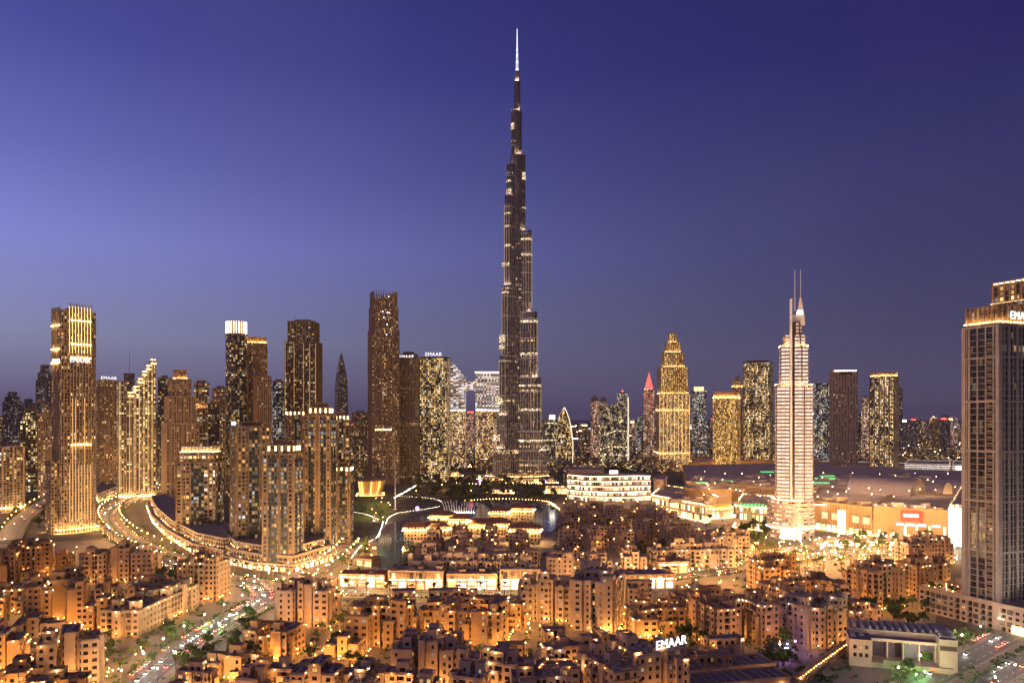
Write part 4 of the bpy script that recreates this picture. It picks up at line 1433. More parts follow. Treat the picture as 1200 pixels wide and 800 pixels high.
x, y = P[0][0] + (P[1][0] - P[0][0]) * .55, P[0][1] + (P[1][1] - P[0][1]) * .55
MB().box(x - 5, x + 5, y - 2.4, y + 2, 0, 24).build('entrance_glass', M['shopw'], t)
sb = MB().box(P[0][0] + 16, P[0][0] + 27, P[0][1] - 6.2, P[0][1] - 5.4, 23, 27); sb.build('sign_board', M['covew'], t)
l = MB(); strip_ring(l, P, 1.4, 3, .6); l.build('uplight', M['stripg'], t)
def wall_panels(t, a, b, n, z0, z1, skip=(), mats=None):
    a, b = Vector(a), Vector(b)
    d = (b - a).normalized(); nn = Vector((d.y, -d.x)); L = (b - a).length
    for q in range(n):
        if q in skip: continue
        u0, u1 = L * (q + .2) / n, L * (q + .8) / n
        p, p2 = a + d * u0 + nn * .75, a + d * u1 + nn * .75
        w_ = MB().prism([tuple(p), tuple(p2), tuple(p2 - nn * .8), tuple(p - nn * .8)], z0, z1, 0, 1, True, True)
        w_.build('display_window', [rr.choice(mats or M['shops']), M['dark']], t)
        p, p2 = a + d * u0 + nn * 3, a + d * u1 + nn * 3
        MB().prism([tuple(p), tuple(p2), tuple(p2 - nn * 3), tuple(p - nn * 3)], z1 + .4, z1 + .9, 0, 0, True, True).build('canopy', STONE[2], t)
wall_panels(t, P[0], P[1], 11, .5, 7, (5, 6))
wall_panels(t, P[0], P[1], 6, 13, 20, (0, 3), [M['warm_strip']])
for q in range(5):
    u = .1 + q * .19
    MB().box(P[0][0] + (P[1][0] - P[0][0]) * u, P[0][0] + (P[1][0] - P[0][0]) * u + 11, P[0][1] + (P[1][1] - P[0][1]) * u + 4, P[0][1] + (P[1][1] - P[0][1]) * u + 14, 29.5, 33 + (q % 3) * 2.2, 0, 1).build('roof_block', [STONE[2], M['mallroof']], t)
t, P, o = block_on('mall_wing', 'orange mall wing with a red sign panel and lit pillars facing the palm plaza', [(1024, 631), (1113, 637), (1126, 612), (1050, 606)], 31, ORANGE, 'mall')
f = MB(); fins_on(f, P, 12, 30, 2.6, .4, .4); f.build('facade_ribs', STONE[1], t)
A, B = Vector(P[0]), Vector(P[1])
d = (B - A).normalized(); nn = Vector((d.y, -d.x)); Lw = (B - A).length
def panel(u0, u1, z0, z1, off, nm, mt_):
    a, c = A + d * Lw * u0 + nn * off, A + d * Lw * u1 + nn * off
    mbp = MB()
    mbp.prism([tuple(a), tuple(c), tuple(c - nn * (off - .02)), tuple(a - nn * (off - .02))], z0, z1, 0, 0, True, True)
    return mbp.build(nm, mt_, t)
rs = panel(.36, .66, 19.5, 30, .9, 'red_sign_panel', M['redsign'])
for u0, u1 in ((.40, .45), (.46, .60)):
    a, c = A + d * Lw * u0 + nn * 1.1, A + d * Lw * u1 + nn * 1.1
    MB().prism([tuple(a), tuple(c), tuple(c - nn * .15), tuple(a - nn * .15)], 24.0, 26.4, 0, 0, True, True).build('sign_lettering', M['covew'], rs)
for u0, u1 in ((.30, .40), (.43, .55), (.58, .70), (.78, .88)):
    panel(u0, u1, 15, 17.4, .8, 'violet_sign', glow('violet_sign', (.72, .5, 1), 1.6, sample=False))
for u0 in (.41, .56, .73, .92):
    panel(u0, u0 + .03, 0, 16, 1.1, 'lit_pillar', M['shop'])
l = MB(); strip_ring(l, P, 3.2, 1.0, .6); l.build('uplight', M['strip'], t)
wall_panels(t, P[0], P[1], 10, .5, 6.5, ())
for q in range(7):
    u = .06 + q * .13
    MB().box(P[0][0] + (P[1][0] - P[0][0]) * u, P[0][0] + (P[1][0] - P[0][0]) * u + 8, P[0][1] + (P[1][1] - P[0][1]) * u + 3 + (q % 2) * 6, P[0][1] + (P[1][1] - P[0][1]) * u + 12, 30.5, 33.5 + (q % 3) * 1.6, 0, 1).build('roof_block', [STONE[2], M['mallroof']], t)
    link_copy(ROOF_FILL, 'roof_glow', t, (P[0][0] + (P[1][0] - P[0][0]) * u - 1.5, P[0][1] + (P[1][1] - P[0][1]) * u + 1.5, 34))  # more of the added lamps, brightening this wing's roof
t, P, o = block_on('mall_wing', 'tall brightly lit glass mall corner beside the beige grid apartment tower', [(1113, 640), (1140, 640), (1150, 600), (1128, 604)], 38, F_wave, 'mall')
MB().box(P[0][0] + 1, P[0][0] + 9, P[0][1] - 3, P[0][1] + 4, 0, 36).build('entrance_glass', M['shopw'], t)
# barrel vaults
def vault(label, px, py, length, r, rz, z0, closed=True, n=20):
    x, y = G(px, py, z0)
    t = thing('vaulted_hall', label, 'hall', (x, y, 0), rz)
    b = MB()
    for i in range(n):
        a0, a1 = math.pi * i / n, math.pi * (i + 1) / n
        p0, p1 = (r * math.cos(a0), z0 + r * math.sin(a0)), (r * math.cos(a1), z0 + r * math.sin(a1))
        b.face([(-length / 2, p0[0], p0[1]), (length / 2, p0[0], p0[1]), (length / 2, p1[0], p1[1]), (-length / 2, p1[0], p1[1])][::-1], 0)
    arc = [(r * math.cos(math.pi * i / n), z0 + r * math.sin(math.pi * i / n)) for i in range(n + 1)]
    arc = [(-p[0], p[1]) for p in arc][::-1]
    b.face([(length / 2 - .5, p[0], p[1]) for p in arc][::-1], 1)
    b.face([(-length / 2 + .5, p[0], p[1]) for p in arc], 1)
    b.prism([(-length / 2, -r), (length / 2, -r), (length / 2, r), (-length / 2, r)], 0, z0, 1, 1, False)
    b.build('vault_shell', [mat('vault_metal', (.46, .34, .28), .6, var=.15), STONE[2]], t)
    l = MB()
    l.box(length / 2 + .8, length / 2 + 1.3, -r * .8, r * .8, z0 + .2, z0 + .4)
    l.build('uplight', M['strip'], t)
    return t
vault('big brown barrel-vaulted hall roof with a pale arched end wall', 1038, 583, 74, 25, rad(-48), 25)
vault('second smaller vaulted roof right of the big barrel vault', 1090, 580, 40, 17, rad(-48), 25)
vault('third small vaulted roof beside the beige grid apartment tower', 1117, 577, 36, 16, rad(-48), 25)
t, P, o = block_on('car_park', 'white lit open car park behind the vaulted roofs', [(1060, 566), (1112, 568), (1114, 562), (1064, 561)], 36, F_white, 'car park')
l = MB(); strip_ring(l, P, 1.0, 1.0, .8); l.build('uplight', M['stripw'], t)
t, P, o = block_on('car_park', 'bright white floodlit building left of the beige grid apartment tower', [(1116, 568), (1134, 568), (1136, 562), (1118, 562)], 36, F_white, 'building')
MB().box(P[0][0] + 6, P[0][0] + 22, P[0][1] - 1.2, P[0][1] - .4, 12, 34).build('bright_screen', glow('bright_screen', (1, .85, .7), 2.2), t)
t, P, o = block_on('hotel_podium', 'long lit podium behind the vaulted roofs under the gold-crowned tower', [(960, 556), (1060, 560), (1062, 553), (965, 550)], 20, F_white, 'building')
t, P, o = block_on('mall_annex', 'low ochre annex behind the green skylights below the golden office tower', [(808, 556), (905, 552), (905, 548), (812, 550)], 26, ORANGE, 'building')
l = MB(); strip_ring(l, P, 2.0, 1.0, .9); l.build('uplight', M['stripf'], t)
t, P, o = block_on('office_block', 'low office block with curved dark roof left of the terraced mall front', [(660, 566), (706, 568), (708, 560), (664, 558)], 22, F_dark, 'building')

# opera house: leaning glass hull under a broad roof
Y = 1190
t = thing('opera_house', 'orange glowing boat-shaped opera house beside the lake lawn', 'opera house', ((431 - 600) * Y / FPX, Y + 22, 0), rad(12))
base = [(-17, -18), (0, -21), (15, -17), (17, 14), (-15, 16)]
topp = [(-20, -24), (2, -28), (24, -21), (25, 16), (-18, 18)]
b = MB().prism(base, 0, 24, 0, 1, ptop=topp)
b.build('glass_hull', facade('opera_glass', (.22, .09, .03), bay=3, flr=24, ww=.86, wh=.94, lit=3, warm=(1, .36, .07), cool=(1, .45, .12), amp=1.8), t)
b = MB().prism(inset(topp, -1.5), 24, 25.6, 0, 0, True, True)
b.build('roof', STONE[4], t)
l = MB(); strip_ring(l, base, 4, .6, .8); l.build('uplight', M['stripg'], t)
# flag mast
x, y = G(463, 597)
t = thing('flag_mast', 'tall thin blue-white lit mast on the lake promenade', 'mast', (x, y, 0))
MB().tube([(0, 0, 0), (0, 0, 40), (0, 0, 62)], [.5, .4, .15], 8).build('pole', M['white'], t)
MB().lathe([(3, 0), (3, 1), (.6, 1.3)], 12).build('plinth', M['plaza'], t)
l = MB()
for q in range(9): l.octa((.7, -.5, 1.5 + q * 3.2), .35)
l.build('mast_lights', M['screen'], t)
x, y = G(439, 611)
t = thing('sail_sculpture', 'small white sail sculpture at the edge of the lawn', 'sculpture', (x, y, 0))
MB().face([(-2.5, -.2, 0), (2.5, -.2, 0), (-.5, -.2, 9)]) if False else None
b = MB().prism([(-2.6, -.4), (2.6, -.4), (2.6, .4), (-2.6, .4)], .8, 9, 0, 0, ptop=[(-.5, -.1), (-.3, -.1), (-.3, .1), (-.5, .1)])
b.build('sail', M['canvas'], t)
MB().lathe([(3.2, 0), (3.2, .8), (0.01, .82)], 12).build('plinth', M['white'], t)
MB().octa((0, -2.5, 1.1), .35).build('spotlight', M['bulbw'], t)
# fountain jets
def jet_mat():
    mt, tt, b = new_mat('fountain_spray')
    b.inputs['Base Color'].default_value = (.8, .78, .72, 1)
    b.inputs['Roughness'].default_value = .9
    b.inputs['Alpha'].default_value = .55
    return mt
JM = jet_mat()
fx, fy = G(538, 600)
t = thing('lake_fountain', 'bright fountain with leaning white water jets on the lake', 'fountain', (fx, fy, 0))
rr = random.Random(5)
for q in range(13):
    x = -18 + q * 3.0
    lean = (q - 6) * .55
    h = rr.uniform(9, 17)
    MB().tube([(x, 0, 0), (x + lean * .4, 0, h * .5), (x + lean, 0, h * .85), (x + lean * 1.5, 0, h)], [.5, .55, .7, .15], 6).build('water_jet', JM, t)
    MB().octa((x + .8, -1.2, .4), .4).build('jet_lamp', M['bulbw'], t)

def light_rail(name, label, pxs, gap, mt_, h=1.1, cat='railing', bulb=.17, deck=2.5, z=0):
    pts = px_line(pxs) if z == 0 else smooth([G(p[0], p[1], z) for p in pxs])
    x0, y0 = pts[0]
    t = thing(name, label, cat, (x0, y0, 0))
    L = [(x - x0, y - y0) for x, y in pts]
    b = MB()
    for a, c in zip(L, L[1:]):
        b.beam((*a, z + h), (*c, z + h), .12, .12)
    for x, y, a in walk(L, 4.0):
        b.box(x - .06, x + .06, y - .06, y + .06, z, z + h)
    b.build('handrail', M['steel'], t)
    l = MB()
    for x, y, a in walk(L, gap):
        l.octa((x, y, z + h + .2), bulb)
    l.build('lamp_row', mt_, t)
    return t
light_rail('promenade_railing', 'curved railing with white lights round the end of the lake lawn', [(452, 614), (456, 607), (466, 602), (480, 600), (500, 597), (516, 594)], 3.0, M['bulbw'])
light_rail('promenade_railing', 'lit waterside railing zigzagging below the lantern towers', [(412, 655), (424, 640), (440, 632), (446, 622), (449, 612)], 3.0, M['bulbw'])
light_rail('promenade_railing', 'white lit walkway edge along the lawn in front of the opera house', [(410, 600), (430, 604), (444, 610)], 3.5, M['bulbw'])
light_rail('promenade_railing', 'lit path edge from the mast up to the park trees', [(466, 582), (490, 583), (512, 586), (519, 590)], 4, M['bulbw'])
light_rail('promenade_railing', 'lit path edge climbing past the opera house to the dark towers', [(462, 584), (478, 575), (492, 566), (500, 556)], 6, M['bulbw'], bulb=.4)
light_rail('promenade_railing', 'long row of lights across the park below the yellow windowed tower', [(494, 551), (520, 549), (548, 547), (590, 552)], 10, M['bulb'], bulb=.8)
light_rail('promenade_railing', 'string of lights along the far lake shore under the supertall tower', [(545, 587), (590, 585), (640, 588), (656, 598)], 5, M['bulb'], bulb=.35)
light_rail('promenade_railing', 'warm lights along the terrace edge above the park trees', [(535, 566), (570, 568), (610, 566), (660, 570)], 8, M['bulb'], bulb=.45)


# ------------------------------------------------------------------ low stone houses with real window openings
win_mesh = None
def window_mesh():
    b = MB()
    b.face([(-.5, .05, 0), (.5, .05, 0), (.5, .05, 1), (-.5, .05, 1)], 0)
    for x in (-.5, -.03, .44):
        b.box(x, x + .06, -.02, .045, 0, 1, 1)
    for z in (0, .62, .95):
        b.box(-.44, .44, -.015, .04, z, z + .045, 1)
    return b.mesh('window', [M['pane'], M['rail']])
WIN = window_mesh()
def ac_mesh():
    b = MB().box(-1.1, 1.1, -.8, .8, .15, 1.3)
    b.lathe([(.55, 1.3), (.55, 1.5), (.1, 1.5), (.01, 1.42)], 8)
    b.box(-1.0, -.8, -.7, .7, 0, .15); b.box(.8, 1.0, -.7, .7, 0, .15)
    return b.mesh('roof_unit', M['unit'])
AC = ac_mesh()

FH = 3.4
def wall(mb, p0, p1, z0, z1, nf, inside, rr, wins, real=True, balc=.16):
    a, b = Vector(p0), Vector(p1)
    L = (b - a).length
    if L < 1.5:
        mb.face([(*a, z0), (*b, z0), (*b, z1), (*a, z1)], 0)
        return
    d = (b - a) / L
    nn = Vector((d.y, -d.x))
    nb = max(1, round(L / 3.9))
    bw = L / nb
    def P(u, z, inn=0.0):
        q = a + d * u - nn * inn
        return (q.x, q.y, z)
    kinds = [rr.choice('wwbbbnm') if 0 < i < nb - 1 else rr.choice('wwwn') for i in range(nb)]
    wfrac = rr.choice((1.2, 1.5, 1.9, 2.3))
    for i in range(nb):
        u0, u1 = i * bw, (i + 1) * bw
        kind = kinds[i]
        if kind == 'n' and rr.random() < .6 or nf < 1:
            mb.face([P(u0, z0), P(u1, z0), P(u1, z1), P(u0, z1)], 0)
            continue
        mash = kind == 'm'
        if mash: kind = 'w'
        ww = min(bw * .86, 3.0) if kind == 'b' else min(bw * .55, wfrac)
        ua, ub = (u0 + u1 - ww) / 2, (u0 + u1 + ww) / 2
        mb.face([P(u0, z0), P(ua, z0), P(ua, z1), P(u0, z1)], 0)
        mb.face([P(ub, z0), P(u1, z0), P(u1, z1), P(ub, z1)], 0)
        zc = z0
        for f in range(nf):
            zb = z0 + f * FH + (.15 if kind == 'b' else .95)
            zt = z0 + f * FH + (3.0 if kind == 'b' else 2.6)
            rec = 1.5 if kind == 'b' else .38
            mb.face([P(ua, zc), P(ub, zc), P(ub, zb), P(ua, zb)], 0)
            mb.face([P(ua, zb), P(ub, zb), P(ub, zb, rec), P(ua, zb, rec)], 0)
            mb.face([P(ua, zt, rec), P(ub, zt, rec), P(ub, zt), P(ua, zt)], 0)
            mb.face([P(ua, zb), P(ua, zb, rec), P(ua, zt, rec), P(ua, zt)], 0)
            mb.face([P(ub, zb, rec), P(ub, zb), P(ub, zt), P(ub, zt, rec)], 0)
            mb.face([P(ua, zb, rec), P(ub, zb, rec), P(ub, zt, rec), P(ua, zt, rec)], 2, [(ua + 40 * p0[0], f * FH + .2), (ub + 40 * p0[0], f * FH + .2), (ub + 40 * p0[0], f * FH + 2), (ua + 40 * p0[0], f * FH + 2)])
            if kind == 'b':
                mb.face([P(ua, zb + .02, .05), P(ub, zb + .02, .05), P(ub, zb + 1.0, .05), P(ua, zb + 1.0, .05)], 3)
            if mash and f % 2 == 1:           # carved timber bay in front of the opening
                q0, q1 = ua - .25, ub + .25
                pz0, pz1 = zb - .5, zt + .3
                mb.prism([P(q0, 0, .02)[:2], P(q0, 0, -.75)[:2], P(q1, 0, -.75)[:2], P(q1, 0, .02)[:2]], pz0, pz1, 3, 3, True, True)
            c = a + d * (u0 + u1) / 2
            if wins is not None and not inside(c.x + nn.x * .8, c.y + nn.y * .8, zb + 1):
                q = c - nn * (rec - .08)
                wins.append((q.x, q.y, zb, math.atan2(d.y, d.x), ww, zt - zb))
            zc = zt
        mb.face([P(ua, zc), P(ub, zc), P(ub, z1), P(ua, z1)], 0)

def make_mods(shape, w, d, nf, rr):
    if shape == 'U':
        s = w * .3
        return [(-w / 2, -w / 2 + s, -d / 2, d / 2, nf), (w / 2 - s, w / 2, -d / 2 + 1.5, d / 2, max(2, nf - rr.choice((0, 1)))),
                (-w / 2 + s - .4, w / 2 - s + .4, d / 2 - d * .38, d / 2 - .4, nf), (-w / 2 + s * .9, -w / 2 + s + 3.5, -d / 2 + 2, -d / 2 + 8, max(2, nf - 1))]
    if shape == 'L':
        return [(-w / 2, w / 2, 0, d / 2, nf), (-w / 2 + .5, -w / 2 + w * .42, -d / 2, .4, max(2, nf - 1)), (w * .12, w * .30, -d * .22, .4, max(2, nf - 2)),
                (w * .36, w / 2 - .5, -d * .12, .4, nf + 1 if nf > 4 else nf)]
    if shape == 'T':
        m = [(-w / 2, w / 2, -d * .1, d / 2, max(1, nf - 2)), (-w / 2 + .5, -w * .18, -d / 2, d * .42, nf - 1), (-w * .12, w * .16, -d * .38, d * .4, nf), (w * .2, w / 2 - .5, -d * .45, d * .3, max(1, nf - 1))]
        return m
    if shape == 'C':   # closed court
        s = min(w, d) * .28
        return [(-w / 2, w / 2, d / 2 - s, d / 2, nf), (-w / 2, w / 2, -d / 2, -d / 2 + s, max(2, nf - 1)), (-w / 2 + .4, -w / 2 + s, -d / 2 + s - .4, d / 2 - s + .4, nf), (w / 2 - s, w / 2 - .4, -d / 2 + s - .4, d / 2 - s + .4, nf),
                (-w / 2 - 1, -w / 2 + 5, -d / 2 - 1, -d / 2 + 5, nf)]
    m = [(-w / 2, w / 2, -d / 2 + 2.5, d / 2, nf)]
    n = max(1, int(w / 12))
    for q in range(n):
        x = -w / 2 + w * (q + .5) / n + rr.uniform(-1, 1)
        m.append((x - 2.6, x + 2.6, -d / 2, -d / 2 + 3, max(2, nf - rr.choice((0, 0, 1)))))
    m.append((-w * .25 + rr.uniform(-2, 2), w * .1, -d * .1, d * .38, nf + 1))
    if rr.random() < .7: m.append((w / 2 - 6, w / 2 + .6, -d / 2 + 1, -d / 2 + 8, nf + 1))
    return m

def enrich(mods, rr, amount=1.0):
    """projecting bays, stair towers and roof rooms that break a plain block up"""
    out = list(mods)
    for (x0, x1, y0, y1, n) in mods:
        W, D = x1 - x0, y1 - y0
        if W < 6 or D < 5 or n < 2: continue
        for (along, lo, hi, fixed, sgn) in (('x', x0, x1, y0, -1), ('y', y0, y1, x0, -1), ('y', y0, y1, x1, 1)):
            u = lo + rr.uniform(.5, 4)
            while u < hi - 4:
                bw = rr.uniform(2.8, 5.2)
                if rr.random() < .72 * amount:
                    pr = rr.uniform(.9, 2.3)
                    nn = max(1, n + rr.choice((-2, -1, -1, 0, 0, 0, 1 if rr.random() < .4 else 0)))
                    k = rr.uniform(0, .12)
                    if along == 'x': out.append((u + k, min(u + bw, hi - .3), fixed - pr, fixed + 2.2, nn))
                    elif sgn < 0: out.append((fixed - pr, fixed + 2.2, u + k, min(u + bw, hi - .3), nn))
                    else: out.append((fixed - 2.2, fixed + pr, u + k, min(u + bw, hi - .3), nn))
                u += bw + rr.uniform(2.2, 6.5)
        for q in range(int(W * D / 110 * amount + rr.random())):
            rw_, rd_ = rr.uniform(3.5, 7), rr.uniform(3, 6)
            if W > rw_ + 2 and D > rd_ + 2:
                rx, ry = rr.uniform(x0 + .8, x1 - rw_ - .8), rr.uniform(y0 + .8, y1 - rd_ - .8)
                out.append((rx, rx + rw_, ry, ry + rd_, n + 1))
    return out

def low(label, px, py, w, d, nf, rot, shape='B', stone=0, near=True, bulbs=2, seed=None, glowm=None, cat='apartment block', name='stone_apartment_block', court=None, text=None, group=None, gl=1, Y=None):
    """px, py: where the middle of the roof shows in the photograph"""
    rr = random.Random(seed if seed is not None else int(px * 31 + py * 7))
    h = nf * FH + 1.0
    x, y = G(px, py, h)
    t = thing(name, label, cat, (x, y, 0), rad(rot), group)
    mods = enrich(make_mods(shape, w, d, nf, rr), rr)
    body, deck, cable, blb = MB(), MB(), MB(), []
    wins = [] if near else None
    spots = []
    cr, sr = math.cos(rad(rot)), math.sin(rad(rot))
    lit_poly = []
    for mi, (x0, x1, y0, y1, n) in enumerate(mods):
        if x1 - x0 < 1 or y1 - y0 < 1: continue
        H = n * FH + 1.0 + mi * .05
        others = [q for k, q in enumerate(mods) if k != mi]
        def inside(px_, py_, z, others=others):
            return any(q[0] < px_ < q[1] and q[2] < py_ < q[3] and z < q[4] * FH + 1 for q in others)
        C = [(x0, y0), (x1, y0), (x1, y1), (x0, y1)]
        for (a, b) in edges(C):
            ex, ey = b[0] - a[0], b[1] - a[1]
            nx, ny = ey * cr + ex * sr, ey * sr - ex * cr        # outward normal turned into the world
            LL = math.hypot(ex, ey)
            mx, my = (a[0] + b[0]) / 2, (a[1] + b[1]) / 2
            wx, wy = x + mx * cr - my * sr, y + mx * sr + my * cr
            facing = (-(wx) * nx - wy * ny) / (LL * math.hypot(wx, wy)) > .05
            wall(body, a, b, 0, H, n, inside, rr, wins if facing else None)
            if bulbs and facing and LL > 4 and n > 1:
                ddx, ddy = ex / LL, ey / LL
                ox, oy = ddy * .55, -ddx * .55
                k = max(1, int(LL / 3.6))
                pz = H - .5
                for q in range(k):
                    if rr.random() > .34 * bulbs / 2: continue
                    bx, by = a[0] + ddx * LL * (q + .5) / k + ox, a[1] + ddy * LL * (q + .5) / k + oy
                    if inside(bx, by, pz - .6): continue
                    blb.append((bx, by, pz))
                    cable.box(bx - .05, bx + .05, min(by, by - oy), max(by, by - oy) + .02, pz + .2, pz + .3)
        if x1 - x0 > 4.5 and y1 - y0 > 4.5:
            body.ring(inset(C, -.22), inset(C, -.02), H - 1.25, H - .85, 4)
            if n > 3: body.ring(inset(C, -.14), inset(C, -.02), FH + .12, FH + .4, 4)
            if n > 5: body.ring(inset(C, -.12), inset(C, -.02), (n - 1) * FH + .12, (n - 1) * FH + .34, 4)
        I = inset(C, .35)
        for i in range(4):
            j = (i + 1) % 4
            body.face([(*C[i], H), (*C[j], H), (*I[j], H), (*I[i], H)], 0)
            body.face([(*I[j], H - .95), (*I[i], H - .95), (*I[i], H), (*I[j], H)], 0)
        deck.face([(*p, H - .95) for p in I])
        if (x1 - x0) > 7 and (y1 - y0) > 7:          # terrace walls, stair heads and tanks
            for q in range(int((x1 - x0) / 7)):
                xx = x0 + (x1 - x0) * (q + rr.uniform(.3, .7)) / int((x1 - x0) / 7)
                body.box(xx - .15, xx + .15, y0 + .4, y0 + (y1 - y0) * rr.uniform(.3, .9), H - .94, H + rr.choice((-.1, .25, .9)), 0, 0, False)
                if rr.random() < .6:
                    yy = rr.uniform(y0 + 2, y1 - 3)
                    sx, sy = rr.uniform(1.2, 2.6), rr.uniform(1.0, 1.9)
                    body.box(xx + .4, xx + .4 + sx, yy, yy + sy, H - .94, H + rr.uniform(.6, 2.3), 0, 1, False)
        big = (x1 - x0) * (y1 - y0)
        if big > 60:
            for q in range(int(big / 45) + 2):
                ux, uy = rr.uniform(x0 + 2, x1 - 2), rr.uniform(y0 + 2, y1 - 2)
                if not inside(ux, uy, H) and not any(abs(ux - s[0]) < 2.6 and abs(uy - s[1]) < 2 for s in spots):
                    spots.append((ux, uy, H - .94))
    body.build('walls', [STONE[stone], M['roof'], M['recess'], M['rail'], STONE[2]], t)
    deck.build('roof_deck', [M['roof'] if rr.random() < .7 else M['rooflt']], t)
    if blb:
        o = cable.build('parapet_lights', M['dark'], t)
        for q in blb: link_copy(RND.choice(BULBS), 'light_bulb', o, q)
    for (ux, uy, uz) in spots[:16 if near else 3]:
        link_copy(AC, 'roof_unit', t, (ux, uy, uz), rr.choice((0, math.pi / 2)))
    # pergola and stair box on the largest block
    m0 = max(mods, key=lambda q: (q[1] - q[0]) * (q[3] - q[2]))
    if near or rr.random() < .35:
        H = m0[4] * FH + .1
        pg = MB()
        px0, py0 = m0[0] + (m0[1] - m0[0]) * rr.uniform(.15, .6), m0[2] + (m0[3] - m0[2]) * rr.uniform(.15, .5)
        for xx in (0, 5):
            for yy in (0, 4): pg.box(px0 + xx - .15, px0 + xx + .15, py0 + yy - .15, py0 + yy + .15, H, H + 2.7)
        for xx in range(9): pg.box(px0 - .4 + xx * .7, px0 - .2 + xx * .7, py0 - .4, py0 + 4.4, H + 2.7, H + 2.9)
        pg.build('pergola', M['wood'], t)
    if gl:
        for mi, (x0, x1, y0, y1, n) in enumerate(mods):
            if (x1 - x0) < 5 or (y1 - y0) < 5: continue
            for (fx, fy) in ((x0 + 2, y0 - 3.0), ((x0 + x1) / 2, y0 - 3.2), (x1 - 2, y0 - 3.0), (x0 - 3.0, (y0 + y1) / 2), (x1 + 3.0, y0 * .7 + y1 * .3), (x1 + 3.0, y0 * .3 + y1 * .7)):
                if any(q[0] - .5 < fx < q[1] + .5 and q[2] - .5 < fy < q[3] + .5 for q in mods): continue
                if rr.random() < .3 + .35 * gl:
                    link_copy(GARDEN, 'garden_lamp', t, (fx, fy, 0))
    if court:
        MB().octa((0, 0, 5), .8).build('court_lamp', M['lampg'], t)
    if wins:
        rr.shuffle(wins)
        wins.sort(key=lambda q: q[1])
        for (qx, qy, qz, qa, ww, wh) in wins[:96]:
            link_copy(WIN, 'window', t, (qx, qy, qz), qa, (ww, 1, wh))
    return t, mods

